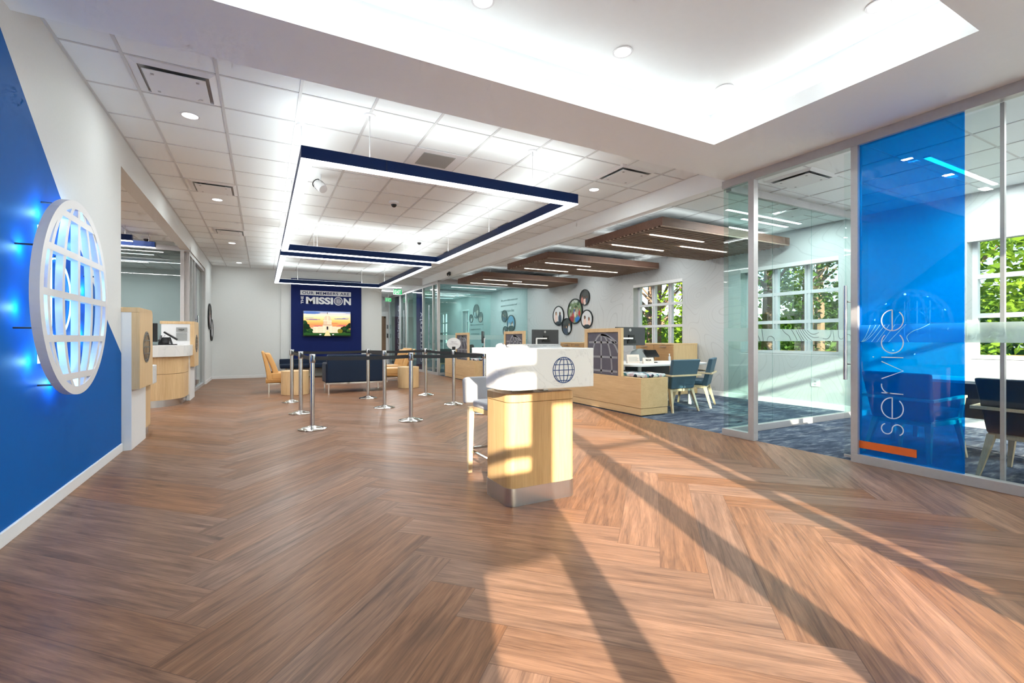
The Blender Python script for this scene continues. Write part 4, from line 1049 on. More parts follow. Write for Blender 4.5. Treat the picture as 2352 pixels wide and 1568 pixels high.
for nm_ in ('shell',): MB().ell((1.575,3.13,1.110), (.034,.058,.028)).build(nm_, 'greyw', ms, smooth=True)
MB().tube([(1.575,3.085,1.132),(1.575,3.10,1.137)], .005, 8).build('scroll_wheel', 'darkgrey', ms)
kb = thing('keyboard', 'slim white keyboard lying on the podium top', 'keyboard', (1.84,3.10,1.105))
m = MB(Matrix.Translation((1.85,3.10,1.106)) @ Matrix.Rotation(R(4),4,'X'))
m.box(-.205,-.075,0,.205,.075,.014).build('body', 'greyw', kb, bevel=.004)
m = MB(Matrix.Translation((1.85,3.10,1.1205)) @ Matrix.Rotation(R(4),4,'X'))
for i in range(15):
    for j in range(5): m.box(-.197+i*.0265,-.068+j*.028,0,-.197+i*.0265+.022,-.068+j*.028+.023,.004)
m.build('keys', 'plaque', kb)
# counter stool behind the podium
st = thing('counter_stool', 'oak counter stool with grey fabric seat and low back, tucked behind the podium', 'stool', (1.86,3.62,0))
m = MB(); m.prism(rrect(1.63,3.40,2.08,3.82,.05,5), .575, .635); m.build('seat', 'greyfab', st, bevel=.015, seg=3)
bk = MB(frame_mtx((0,3.80,0),(1,0,0),(0,0,1))); bp = rrect(1.60,.60,2.11,.835,.04,5,(0,0,1,1))
bk.M = Matrix.Translation((0,3.80,0)) @ Matrix.Rotation(R(90-8),4,'X'); bk.prism([(x, y) for x, y in bp], -.06, .0); bk.build('backrest', 'greyfab', st, bevel=.015, seg=3)
m = MB(); m.box(1.625,3.40,.54,2.085,3.82,.578); m.build('seat_frame', 'oakx', st, bevel=.004)
for x, y in ((1.605,3.80),(2.10,3.80),(1.63,3.42),(2.08,3.42)):
    dx = .012 if x < 1.8 else -.012
    MB().hexa([(x-.02,y-.02,0),(x+.018,y-.02,0),(x+.018,y+.018,0),(x-.02,y+.018,0)],[(x-.025+dx,y-.026,.575),(x+.025+dx,y-.026,.575),(x+.025+dx,y+.024,.575),(x-.025+dx,y+.024,.575)]).build('leg', 'legwood', st, bevel=.003)
m = MB(); m.box(1.61,3.44,.185,1.635,3.80,.195).box(2.07,3.44,.185,2.095,3.80,.195).box(1.61,3.42,.185,2.095,3.445,.195).box(1.61,3.79,.20,2.095,3.80,.22); m.build('footrest', 'chrome', st)

# ------------------------------------------------------------------ stanchions and belts
posts = [(.57,6.57,'nearest left belt post, in front of the oak drum table'),(.53,8.05,'left belt post, second in the left row'),(.48,9.57,'left belt post, farthest in the left row'),
         (1.84,9.49,'middle belt post, farthest in the middle row, before the navy sofa'),(1.83,8.04,'middle belt post, second in the middle row'),(1.88,6.61,'middle belt post, nearest in the middle row'),
         (3.0,9.44,'right belt post, farthest in the right row'),(3.02,7.88,'right belt post carrying the round white sign'),(3.09,6.72,'right belt post half hidden behind the podium and stool')]
s0 = None
for x, y, lab in posts:
    lab = 'brushed steel ' + lab
    if s0: dup(s0, (x,y,0), 0, lab, 'queue belt posts'); continue
    s0 = thing('belt_post', lab, 'stanchion', (x,y,0), 0, 'queue belt posts')
    MB().lathe([(0,0),(.172,0),(.176,.004),(.176,.008),(.168,.014),(.10,.028),(.05,.040),(.034,.05),(0,.05)], (x,y,0), 40).build('base', 'base_steel', s0, smooth=True)
    MB().lathe([(.0,.05),(.0305,.05),(.0305,.86),(0,.86)], (x,y,0), 28).build('pole', 'steel', s0, smooth=True)
    MB().lathe([(0,.86),(.036,.86),(.038,.865),(.038,.965),(.034,.972),(0,.972)], (x,y,0), 28).build('belt_head', 'steel', s0, smooth=True)
    for a in range(4):
        dx, dy = math.cos(R(90*a)), math.sin(R(90*a)); MB().box(x+dx*.0365-.009*abs(dy)-.003*abs(dx),y+dy*.0365-.009*abs(dx)-.003*abs(dy),.875,x+dx*.0365+.009*abs(dy)+.003*abs(dx),y+dy*.0365+.009*abs(dx)+.003*abs(dy),.958).build('belt_slot', 'black', s0)
bl = [(0,5,'nearest black belt from the front left post to the middle'),(5,8,'black belt from the nearest middle post to the post behind the podium'),(2,3,'far black belt in front of the navy panel, left span'),
      (3,6,'far black belt in front of the tan chairs, right span'),(0,1,'black belt on the left side between the two nearer posts'),(1,2,'black belt on the left side between the two farther posts'),
      (3,4,'black belt running towards the camera in the middle row'),(6,7,'black belt on the right side behind the white sign post'),(7,8,'black belt on the right side from the sign post towards the podium')]
for a, b, lab in bl:
    p = Vector(posts[a][:2]); q = Vector(posts[b][:2]); d = (q-p).normalized(); p2 = p+d*.039; q2 = q-d*.039; nrm = Vector((-d.y, d.x))*.001
    m = MB(); k = 12; vs = []
    for i in range(k+1):
        c_ = p2+(q2-p2)*i/k; sag = -.012*math.sin(math.pi*i/k)
        for sg in (-1,1):
            for z in (.893,.943): vs.append((c_.x+nrm.x*sg, c_.y+nrm.y*sg, z+sag))
    fs = []
    for i in range(k):
        o = i*4; fs += [(o,o+4,o+5,o+1),(o+2,o+3,o+7,o+6),(o+1,o+5,o+7,o+3),(o,o+2,o+6,o+4)]
    fs += [(0,1,3,2),(k*4,k*4+2,k*4+3,k*4+1)]
    m.add(vs, fs); tag(m.build('queue_belt', 'belt'), lab, 'belt', 'queue belts')
sg = thing('post_sign', 'white oval paddle sign clipped on top of the belt post', 'sign', (3.02,7.88,.972))
md = frame_mtx((3.02,7.875,1.085),(math.cos(R(-22)),math.sin(R(-22)),0),(0,0,1))
MB(md).prism([(.125*math.cos(2*math.pi*k/40), .105*math.sin(2*math.pi*k/40)) for k in range(40)], -.003, .003).build('paddle', 'white', sg)
for i, s_ in enumerate(('WELCOME','please wait here')):
    vs, fs = fit_text(s_, (.10,.16)[i], (.016,.022)[i], 0); mb = MB(md); mb.add([(v[0]-(.05,.08)[i], v[1]+(.025,-.015)[i], v[2]+.004) for v in vs], fs); mb.build('lettering', 'paperink', sg)
MB().tube([(3.02,7.88,.972),(3.02,7.88,1.0)], .03, 16).build('clip', 'black', sg); MB(md).box(-.03,-.095,-.008,.03,-.055,.008).build('clamp', 'black', sg)

# ------------------------------------------------------------------ lounge
lv = thing('sofa', 'navy leather two seat sofa with its back to the camera on a thin steel frame', 'sofa', (1.86,11.2,0))
x0, x1, y0, y1 = 1.20, 2.50, 10.68, 11.48
MB().box(x0+.02,y0,.225,x1-.02,y0+.14,.83).build('backrest', 'navy_leather', lv, bevel=.03, seg=4)
for a in (x0, x1-.11): MB().box(a,y0+.05,.225,a+.11,y1,.64).build('arm', 'navy_leather', lv, bevel=.03, seg=4)
for a, b in ((x0+.12,(x0+x1)/2-.005),((x0+x1)/2+.005,x1-.12)): MB().box(a,y0+.15,.25,b,y1,.44).build('seat_cushion', 'navy_leather', lv, bevel=.03, seg=4)
MB().box(x0,y0,.195,x1,y0+.03,.225).box(x0,y1-.03,.195,x1,y1,.225).box(x0,y0+.03,.195,x0+.03,y1-.03,.225).box(x1-.03,y0+.03,.195,x1,y1-.03,.225).build('frame', 'chrome', lv)
for a, b in ((x0+.04,y0+.01),(x1-.06,y0+.01),(x0+.04,y1-.04),(x1-.06,y1-.04)): B(a,b,0,a+.025,b+.025,.195).build('leg', 'chrome', lv)
bn = thing('sofa', 'long low navy bench sofa against the back wall below the navy panel', 'sofa', (2.2,15.6,0))
MB().box(.45,15.7,.33,3.5,15.88,.56).build('backrest', 'navy_leather', bn, bevel=.03, seg=3); MB().box(.45,15.2,.30,3.5,15.72,.42).build('seat_cushion', 'navy_leather', bn, bevel=.03, seg=3)
for a in (.6,2.0,3.35):
    B(a,15.25,0,a+.03,15.28,.30).build('leg', 'chrome', bn); B(a,15.8,0,a+.03,15.83,.33).build('leg', 'chrome', bn)
def drum(x, y, r, h, label):
    t = thing('drum_table', label, 'side table', (x,y,0), 0, 'oak drum tables'); MB().lathe([(0,0),(r-.01,0),(r-.01,.01),(r,.01),(r,h-.004),(r-.004,h),(0,h)], (x,y,0), 48).build('drum', 'oak', t, smooth=True); return t
t1 = drum(.61, 10.90, .27, .50, 'round oak drum table behind the left row of belt posts')
drum(3.10, 11.12, .25, .50, 'round oak drum table in front of the tan chairs on the right')
def tan_chair(loc, rz, label):
    """faces local +Y"""
    t = thing('lounge_chair', label, 'armchair', loc, rz, 'tan lounge chairs')
    MB().prism(rrect(-.33,-.28,.33,.40,.07,6), .30, .44).build('seat', 'tan', t, local=True, bevel=.02, seg=3).name
    def slab(xa, xb, mat, nm, off, z0, z1, th, tap=.5):
        m = MB(); P = []
        for k in range(9):
            q = k/8; z = z0+(z1-z0)*q; y = -.24-.17*q**1.3+off; P.append((y,z))
        ya = P; yb = [(p[0]-th*(1-tap*k/8), p[1]+ .01) for k, p in enumerate(P)]
        vs = []; 
        for (a, c1), (b, c2) in zip(ya, yb): vs += [(xa,a,c1),(xb,a,c1),(xb,b,c2),(xa,b,c2)]
        fs = [(0,3,2,1), (32,33,34,35)]
        for i in range(8):
            o = 4*i
            for j in range(4): fs.append((o+j, o+(j+1)%4, o+4+(j+1)%4, o+4+j))
        m.add(vs, fs); return m.build(nm, mat, t, local=True, bevel=.03, seg=3)
    slab(-.33,.33,'tan','backrest',.02,.26,.90,.12)
    slab(-.30,-.006,'tan','back_cushion',.135,.40,.86,.12,0); slab(.006,.30,'tan','back_cushion',.135,.40,.86,.12,0)
    MB().hexa([(-.31,-.36,.22),(.31,-.36,.22),(.31,.36,.24),(-.31,.36,.24)],[(-.33,-.36,.31),(.33,-.36,.31),(.33,.39,.31),(-.33,.39,.31)]).build('seat_shell', 'tan', t, local=True, bevel=.02, seg=3)
    MB().box(-.29,-.33,.20,.29,.33,.22).build('frame', 'chrome', t, local=True)
    for a in (-.27,.25):
        for b in (-.31,.29): MB().box(a,b,0,a+.022,b+.022,.20).build('leg', 'chrome', t, local=True)
    return t
ch = tan_chair((.42,11.55,0), R(-90), 'tan leather lounge chair in profile at the left, behind the drum table')
dup(ch, (3.05,11.95,0), R(75), 'tan leather lounge chair behind the right drum table, nearer of the two', 'tan lounge chairs')
dup(ch, (3.25,13.2,0), R(95), 'tan leather lounge chair by the corridor glazing, farther of the two on the right', 'tan lounge chairs')

# ------------------------------------------------------------------ member desks in the right-hand bays
def bench(y, label, ln=2.3):
    t = thing('bench_divider', label, 'bench', (5.3,y,0), 0, 'oak bench dividers'); x0, x1 = 5.02, 5.58
    MB().box(x0,y,.12,x1,y+ln,.575).build('body', 'oakh', t, bevel=.003)
    MB().box(x0+.004,y+.004,.015,x1-.004,y+ln-.004,.114).build('plinth', 'oakh', t)
    MB().box(x0+.03,y+.03,0,x1-.03,y+ln-.03,.015).build('toe_kick', 'black', t)
    MB().box(x0+.07,y+.02,.575,x1-.02,y+ln-.05,.63).build('cushion', 'cushion', t, bevel=.02, seg=3)
    f = MB(); a, b = y+.44, y+1.40
    f.box(x0,a,.575,x0+.05,a+.075,1.345).box(x0,b-.075,.575,x0+.05,b,1.345).box(x0,a+.075,1.28,x0+.05,b-.075,1.345)
    f.build('screen_frame', 'oak', t, bevel=.003)
    B(x0+.02,a+.075,.575,x0+.03,b-.075,1.28).build('screen_panel', 'screengrey', t)
    # part of a globe printed on the screen, cut by the frame
    n = 48; Rr = .64; cy, cz = b-.50+.30, .62
    g = MB(frame_mtx((x0+.0195,0,0),(0,-1,0),(0,0,1)))
    Y0, Y1, Z0, Z1 = -(b-.078), -(a+.078), .578, 1.276
    def seg(pts, w):
        run = []
        for p in pts:
            if Y0+w/2 < p[0] < Y1-w/2 and Z0 < p[1] < Z1: run.append(p)
            elif run:
                if len(run) > 1: ribbon(g, run, w, 0, .0008)
                run = []
        if len(run) > 1: ribbon(g, run, w, 0, .0008)
    c0 = -(a+.62)
    for w in (-.43,0,.43,.79,1.0): seg([(c0+.10+w*Rr*math.cos(math.pi*k/60-math.pi/2), .60+Rr*math.sin(math.pi*k/60-math.pi/2)) for k in range(61)], .034)
    for q in (0.06,.42,.80,):
        xx = math.sqrt(1-q*q)*Rr; seg([(c0+.10-xx+2*xx*k/60, .60+q*Rr) for k in range(61)], .034)
    g.build('printed_globe', 'screenlight', t)
    return t
M['screengrey'] = plain('slate_screen_print', rgb(94,92,104), .5, var=.2, scale=4)
M['screenlight'] = plain('pale_screen_print', rgb(150,152,158), .5)
B_y = (5.29, 8.42, 11.56)
bench(B_y[0], 'oak bench divider with patterned cushion and framed globe screen, nearest, right of the podium')
bench(B_y[1], 'oak bench divider with framed globe screen, middle one behind the podium top')
bench(B_y[2], 'oak bench divider with framed globe screen, farthest, behind the white sign post')
def monitor(loc, rz, label, w=.78, h=.35, arm=True):
    """back of the screen faces local -Y"""
    t = thing('monitor', label, 'monitor', loc, rz)
    MB().box(-w/2,-.015,.30,w/2,.02,.30+h).build('housing', 'darkgrey', t, local=True, bevel=.006)
    MB().box(-w/2+.01,.02,.31,w/2-.01,.023,.29+h).build('screen', 'screen', t, local=True)
    m = MB(frame_mtx((.0-.02,-.0155,.30+h-.055),(1,0,0),(0,0,1))); n = 28
    m.band([(.021*math.cos(2*math.pi*k/n), .021*math.sin(2*math.pi*k/n)) for k in range(n)], [(.027*math.cos(2*math.pi*k/n), .027*math.sin(2*math.pi*k/n)) for k in range(n)], 0, .001, True)
    for a, b in ((-.012,.004),(.0,0),(.010,-.004)): m.band([(a-.004,-.008),(a-.004,.008)],[(a+.004,-.008),(a+.004,.008)],0,.001)
    m.build('round_badge', 'white', t, local=True)
    MB().box(-.07,-.04,.38,.07,-.015,.50).box(-.10,-.03,.34,.12,-.018,.40).build('bracket', 'black', t, local=True)
    MB().box(-.30,-.075,.42,.0,-.04,.45).tube([(-.30,-.055,0),(-.30,-.055,.44)], .02, 12).box(-.38,-.10,0,-.22,.0,.012).build('arm', 'white', t, local=True, bevel=.004)
    return t
def desk(y, label, near):
    t = thing('desk', label, 'desk', (6.3,y+1.0,0), 0, 'white member desks')
    x0, x1, y0, y1 = 5.62, 7.15, y+.42, y+1.42
    MB().prism(rrect(x0-.35, y0, x1, y1, .28, 8, (1,1,1,1)), .715, .745).build('top', 'deskwhite', t, bevel=.004, seg=2)
    for a, b in ((x0+.0,y0+.25),(x1-.35,y0+.22),(x0+.0,y1-.25),(x1-.3,y1-.2)): MB().tube([(a,b,0),(a,b,.715)], .036, 20).build('leg', 'white', t, smooth=True)
    MB().box(x0+.1,y1-.3,.35,x1-.35,y1-.28,.715).build('modesty_panel', 'darkgrey', t)
    return t
desk(B_y[0], 'white desk with round corners behind the nearest bench, before the small window', True)
desk(B_y[1], 'white desk behind the middle bench divider', False)
desk(B_y[2], 'white desk behind the farthest bench divider', False)
m0 = monitor((6.24,6.86,.745), R(4), 'monitor on a white arm over the nearest desk, its dark back towards the lobby')
dup(m0, (6.10,9.70,.745), R(3), 'monitor behind the podium top, between the middle globe screen and the round photos')
dup(m0, (5.82,12.75,.745), R(62), 'monitor seen nearly edge on beside the farthest globe screen')
def cabinet(y, label):
    t = thing('drawer_cabinet', label, 'cabinet', (7.9,y+.5,0), 0, 'oak drawer cabinets'); x0 = 7.55; x1 = 8.28
    MB().box(x0+.02,y,.0,x1,y+1.1,1.045).build('body', 'oak', t, bevel=.002)
    MB().box(x0-.002,y-.004,1.045,x1,y+1.104,1.075).build('top', 'oakh', t, bevel=.002)
    for b in (y+.004, y+.554):
        for z0, z1 in ((.06,.37),(.376,.70),(.706,1.035)):
            d = MB().box(x0,b,z0,x0+.02,b+.542,z1).build('drawer', 'oakd', t, bevel=.0015)
            MB().box(x0-.022,b+.17,z1-.04,x0-.014,b+.37,z1-.028).box(x0-.016,b+.175,z1-.038,x0,b+.183,z1-.030).box(x0-.016,b+.357,z1-.038,x0,b+.365,z1-.030).build('handle', 'steel', d)
    return t
cabinet(7.02, 'oak drawer cabinet under the small window, nearest')
cabinet(10.1, 'oak drawer cabinet behind the podium, under the round photos')
def guest(loc, rz, label, mat, group):
    """faces local +Y, the tapered back at -Y"""
    t = thing('guest_chair', label, 'chair', loc, rz, group)
    MB().hexa([(-.25,-.20,.38),(.25,-.20,.38),(.27,.30,.40),(-.27,.30,.40)],[(-.25,-.20,.47),(.25,-.20,.47),(.27,.30,.48),(-.27,.30,.48)]).build('seat', mat, t, local=True, bevel=.025, seg=3)
    MB().hexa([(-.25,-.27,.37),(.25,-.27,.37),(.25,-.18,.37),(-.25,-.18,.37)],[(-.30,-.37,.84),(.30,-.37,.84),(.29,-.30,.84),(-.29,-.30,.84)]).build('backrest', mat, t, local=True, bevel=.018, seg=3)
    MB().box(-.25,-.24,.325,.25,-.20,.37).box(-.25,.24,.335,.25,.28,.385).box(-.25,-.24,.33,-.21,.28,.375).box(.21,-.24,.33,.25,.28,.375).build('seat_frame', 'legwood', t, local=True, bevel=.004)
    for sx in (-1,1):
        MB().hexa([(sx*.28-.014,-.35,0),(sx*.28+.014,-.35,0),(sx*.28+.014,-.32,0),(sx*.28-.014,-.32,0)],[(sx*.225-.028,-.255,.36),(sx*.225+.028,-.255,.36),(sx*.225+.028,-.20,.36),(sx*.225-.028,-.20,.36)]).build('leg', 'legwood', t, local=True, bevel=.003)
        MB().hexa([(sx*.28-.014,.28,0),(sx*.28+.014,.28,0),(sx*.28+.014,.31,0),(sx*.28-.014,.31,0)],[(sx*.235-.026,.21,.37),(sx*.235+.026,.21,.37),(sx*.235+.026,.26,.37),(sx*.235-.026,.26,.37)]).build('leg', 'legwood', t, local=True, bevel=.003)
        MB().hexa([(sx*.315-.012,-.34,.575),(sx*.315+.012,-.34,.575),(sx*.315+.020,.20,.60),(sx*.315-.020,.20,.60)],[(sx*.315-.012,-.34,.60),(sx*.315+.012,-.34,.60),(sx*.315+.020,.20,.625),(sx*.315-.020,.20,.625)]).build('armrest', 'legwood', t, local=True, bevel=.003)
        MB().hexa([(sx*.285-.012,.17,.40),(sx*.285+.012,.17,.40),(sx*.285+.012,.20,.40),(sx*.285-.012,.20,.40)],[(sx*.315-.012,.16,.60),(sx*.315+.012,.16,.60),(sx*.315+.012,.19,.60),(sx*.315-.012,.19,.60)]).build('arm_post', 'legwood', t, local=True)
    MB().box(-.327,-.36,.573,.327,-.33,.60).build('back_rail', 'legwood', t, local=True, bevel=.003)
    return t
gc = guest((5.98,5.62,0), R(-2), 'slate blue guest chair, back to the camera, at the corner of the nearest bench', 'slate', 'slate blue guest chairs')
dup(gc, (6.72,5.80,0), R(32), 'slate blue guest chair turned sideways, next to the glass office', 'slate blue guest chairs')
bc = guest((5.72,1.36,0), R(-92), 'dark guest chair behind the glass at the right edge of the picture', 'black_uph', 'dark guest chairs in the offices')
dup(bc, (5.86,2.27,0), R(-95), 'dark guest chair standing behind the blue glass pane', 'dark guest chairs in the offices')
def task(loc, rz, label, mat, group=None):
    """faces local +Y"""
    t = thing('task_chair', label, 'office chair', loc, rz, group)
    m = MB(); n = 12; vs = []; 
    prof = [(.45,.15),(.50,.21),(.60,.245),(.72,.25),(.84,.235),(.92,.20),(.96,.12)]
    for z, hw in prof:
        for k in range(n+1):
            q = -1+2*k/n; y = -.26+.07*(q*q)-.02*math.sin((z-.45)*5); vs.append((hw*q, y, z-.02*q*q))
    m_ = n+1; fr = len(vs); vs += [(x,y-.018,z) for x,y,z in vs]
    fs = []
    for i in range(len(prof)-1):
        for k in range(n):
            o = i*m_+k; fs += [(o,o+1,o+m_+1,o+m_),(fr+o,fr+o+m_,fr+o+m_+1,fr+o+1)]
    for i in range(len(prof)-1):
        for k in (0, n): o = i*m_+k; fs.append((o,o+m_,fr+o+m_,fr+o))
    for k in range(n):
        fs.append((k,k+1,fr+k+1,fr+k)); o = (len(prof)-1)*m_+k; fs.append((o,o+1,fr+o+1,fr+o))
    m.add(vs, fs); m.build('backrest', mat, t, local=True, smooth=True)
    MB().prism(rrect(-.25,-.22,.25,.26,.10,6), .43, .50).build('seat', 'black', t, local=True, bevel=.02, seg=3)
    MB().tube([(0,0,.09),(0,0,.43)], .028, 14).build('gas_lift', 'darkgrey', t, local=True)
    MB().box(-.03,-.30,.38,.03,0,.41).box(-.03,-.30,.38,.03,-.27,.62).build('spine', 'grey', t, local=True, bevel=.004)
    m = MB()
    for k in range(5):
        a = R(72*k+18); c, s = math.cos(a), math.sin(a); m.tube([(0,0,.10),(.28*c,.28*s,.07)], [.026,.016], 10)
    m.build('star_base', 'grey', t, local=True)
    for k in range(5):
        a = R(72*k+18); c, s = math.cos(a), math.sin(a); MB().tube([(.28*c-.022*s,.28*s+.022*c,.028),(.28*c+.022*s,.28*s-.022*c,.028)], .028, 14).build('caster', 'black', t, local=True)
    for sx in (-1,1):
        MB().box(sx*.29-.035,-.12,.64,sx*.29+.035,.12,.665).box(sx*.27-.012,-.02,.42,sx*.27+.012,.02,.645).build('armrest', 'black', t, local=True, bevel=.006)
    return t
M['meshgrey'] = plain('grey_mesh_back', (.42,.45,.47), .45, var=.05, scale=90)
tc = task((7.03,7.35,0), R(150), 'grey shell office chair behind the nearest desk', 'meshgrey', 'grey task chairs')
dup(tc, (7.0,10.3,0), R(160), 'grey shell office chair at the middle desk, its top just over the podium', 'grey task chairs')
dup(tc, (7.35,1.45,0), R(100), 'pale mesh office chair at the white desk behind the right edge glass', 'grey task chairs')
# things on the nearest desk
t = thing('card_terminal', 'black card terminal on a stand on the nearest white desk', 'card terminal', (6.12,6.18,.745))
MB().box(6.03,6.12,.745,6.20,6.26,.762).build('base', 'black', t, bevel=.003); MB().hexa([(6.07,6.17,.76),(6.17,6.17,.76),(6.17,6.23,.76),(6.07,6.23,.76)],[(6.06,6.18,.86),(6.18,6.18,.86),(6.18,6.24,.86),(6.06,6.24,.86)]).build('stem', 'darkgrey', t)
MB(Matrix.Translation((6.10,6.18,.91)) @ Matrix.Rotation(R(-14),4,'Z') @ Matrix.Rotation(R(40),4,'X')).box(-.13,-.085,-.012,.13,.085,.012).build('screen', 'screen', t, bevel=.005)
for k, (x, y, w, h, lab) in enumerate(((5.72,6.20,.25,.15,'larger pale card sign on the nearest desk behind the globe screen frame'),(5.90,6.02,.22,.10,'smaller pale card sign reading NCUA on the nearest desk'))):
    t = thing('card_sign', lab, 'sign', (x,y,.745), 0, 'card signs on the nearest desk')
    mm = Matrix.Translation((x,y,.745)) @ Matrix.Rotation(R(-8),4,'Z')
    MB(mm).hexa([(-w/2,0,0),(w/2,0,0),(w/2,.05,0),(-w/2,.05,0)],[(-w/2,.03,h),(w/2,.03,h),(w/2,.034,h),(-w/2,.034,h)]).build('card', 'paper', t)
    mt = mm @ Matrix.Translation((0,.0,0)) @ Matrix.Rotation(R(90)-math.atan2(.03,h),4,'X')
    if k == 1:
        vs, fs = fit_text('NCUA', .11, .032, .01); mb = MB(mt); mb.add([(v[0]-.055,v[1]+.045,v[2]+.003) for v in vs], fs); mb.build('lettering', 'ink', t)
    else:
        mb = MB(mt); 
        for i in range(4): mb.box(-.10,.04+.022*i,.001,.10-.02*(i%2),.046+.022*i,.002)
        mb.build('print_lines', 'plaque', t)
t = thing('bottle', 'small pump bottle standing on the lower shelf edge beside the cabinet, behind the nearest desk', 'bottle', (6.95,6.55,.745))
MB().lathe([(0,0),(.022,0),(.022,.08),(.008,.10),(.008,.13),(0,.13)], (6.95,6.55,.745), 16).build('body', 'greyw', t, smooth=True); MB().box(6.93,6.545,.87,6.958,6.555,.88).build('pump', 'white', t)
t = thing('desk_box', 'small dark box on the oak cabinet beside the nearest globe screen', 'box', (8.1,10.35,1.075)); MB().box(8.02,10.28,1.075,8.16,10.40,1.20).build('body', 'darkgrey', t, bevel=.004); MB().box(8.0,10.26,1.20,8.18,10.42,1.215).build('lid', 'black', t)
# computer gear at the farthest desk
t = thing('telephone', 'grey and black desk phone at the farthest desk, between the white sign and the podium', 'telephone', (5.75,12.35,.745))
MB().hexa([(5.65,12.28,.745),(5.85,12.28,.745),(5.85,12.48,.745),(5.65,12.48,.745)],[(5.66,12.33,.80),(5.84,12.33,.80),(5.84,12.47,.91),(5.66,12.47,.91)]).build('body', 'greyw', t, bevel=.005); MB().tube([(5.68,12.33,.83),(5.68,12.47,.94)], .022).build('handset', 'black', t)
# outlet in the office
t = thing('wall_outlet', 'white double wall outlet low on the sunlit office wall', 'outlet', (8.29,4.62,.4)); B(8.292,4.52,.36,8.299,4.66,.50).build('cover_plate', 'white', t, bevel=.002)
for z in (.395,.445): B(8.289,4.57,z-.014,8.2925,4.61,z+.014).build('socket', 'greyw', t)
t = thing('light_switch', 'small white wall switch plate behind the farthest bench near the teal glass', 'switch', (8.29,14.0,1.2)); B(8.292,13.95,1.15,8.299,14.03,1.27).build('cover_plate', 'white', t); B(8.288,13.98,1.19,8.2925,14.0,1.23).build('rocker', 'greyw', t)
# furniture of the offices behind glass
def office_desk(x0, y0, x1, y1, label, legs='grey'):
    t = thing('desk', label, 'desk', ((x0+x1)/2,(y0+y1)/2,0))
    MB().prism(rrect(x0,y0,x1,y1,.06,4), .715, .745).build('top', 'deskwhite', t, bevel=.003)
    for a, b in ((x0+.06,y0+.06),(x1-.1,y0+.06),(x0+.06,y1-.1),(x1-.1,y1-.1)): B(a,b,0,a+.04,b+.04,.715).build('leg', legs, t)
    MB().box(x1-.14,y0+.12,.3,x1-.12,y1-.12,.715).build('modesty_panel', 'darkgrey', t); return t
office_desk(6.3,.9,7.0,2.75,'white desk in the office behind the blue pane')
office_desk(5.6,15.6,6.3,17.0,'white desk in the near teal office')
office_desk(5.6,18.6,6.3,20.2,'white desk in the farther teal office')
dup(bc, (5.55,15.05,0), R(-20), 'dark chair with pale legs just behind the teal glass by the corner post', 'dark guest chairs in the offices')
dup(bc, (6.3,15.15,0), R(10), 'second dark chair with pale legs behind the teal glass', 'dark guest chairs in the offices')
kc = task((6.75,16.3,0), R(95), 'black mesh office chair in the near teal office', 'black', 'black task chairs')
for k, (x, y) in enumerate(((5.8,16.5),(5.9,19.2))): dup(m0, (x,y,.745), R(80), ('monitor on the desk in the near teal office','monitor on the desk in the farther teal office')[k])
dup(m0, (6.55,1.15,.745), R(100), 'monitor on the desk at the right edge behind the clear glass') if False else None

# ------------------------------------------------------------------ outdoors: trees, hedge, kerb
def tree(x, y, h, label, kind, seed, crown=(1.6,1.6,2.2), leaves=900, bare=False, group='trees outside the windows', base=.35, ls=.10):
    rnd = random.Random(seed); t = thing('tree', label, 'tree', (x,y,-.14), 0, group)
    m = MB(); top = (x+rnd.uniform(-.3,.3), y+rnd.uniform(-.3,.3), h*.92)
    m.tube([(x,y,-.14),(x+.05,y,h*.3),top], [h*.022+.03,h*.017+.02,.02], 9)
    tips = []
    for k in range(16 if bare else 12):
        q = rnd.uniform(.18 if bare else .3,.95); a = rnd.uniform(0,2*math.pi); z0 = h*q; l = h*(.30 if bare else .24)*(1.1-q*.5)
        p0 = Vector((x+.05+(top[0]-x)*q, y+(top[1]-y)*q, z0)); p1 = p0+Vector((math.cos(a)*l*.5, math.sin(a)*l*.5, l*.5)); p2 = p1+Vector((math.cos(a+.3)*l*.4, math.sin(a+.3)*l*.4, l*.6))
        m.tube([p0,p1,p2], [h*.010+.006,.014,.005], 6); tips += [p1,p2]
        for j in range(5 if bare else 2):
            b = rnd.uniform(0,2*math.pi); s_ = p0.lerp(p2, rnd.uniform(.3,1)); m.tube([s_, s_+Vector((math.cos(b)*l*.35, math.sin(b)*l*.35, l*rnd.uniform(.1,.5)))], [.010,.003], 4)
    m.build('trunk', 'bark', t)
    if leaves:
        m = MB(); cl = []
        for k in range(26):
            while True:
                u = Vector((rnd.uniform(-1,1), rnd.uniform(-1,1), rnd.uniform(-1,1)))
                if u.length < 1: break
            cl.append(Vector((x+u.x*crown[0], y+u.y*crown[1], h*base+crown[2]+u.z*crown[2])))
        for k in range(leaves):
            c = rnd.choice(cl)+Vector((rnd.gauss(0,.34), rnd.gauss(0,.34), rnd.gauss(0,.22)))
            a = Vector((rnd.gauss(0,1), rnd.gauss(0,1), rnd.gauss(0,.5))).normalized(); b = a.cross(Vector((rnd.gauss(0,1),rnd.gauss(0,1),rnd.gauss(0,1)))).normalized(); s1 = ls*rnd.uniform(.6,1.3); s2 = s1*.5
            m.add([c-a*s1, c-b*s2, c+a*s1, c+b*s2], [(0,1,2,3)])
        m.build('foliage', kind, t)
    return t
TL = 'tree outside '
tree(14.2, 12.6, 8.5, 'bare pale trunked tree behind the left column of the small window', 'leaf_a', 1, (1.3,1.3,1.0), 160, True, base=.05)
tree(15.0, 15.2, 9, 'bare branching tree behind the middle of the small window', 'leaf_a', 2, (1.5,1.5,1.0), 160, True, base=.0)
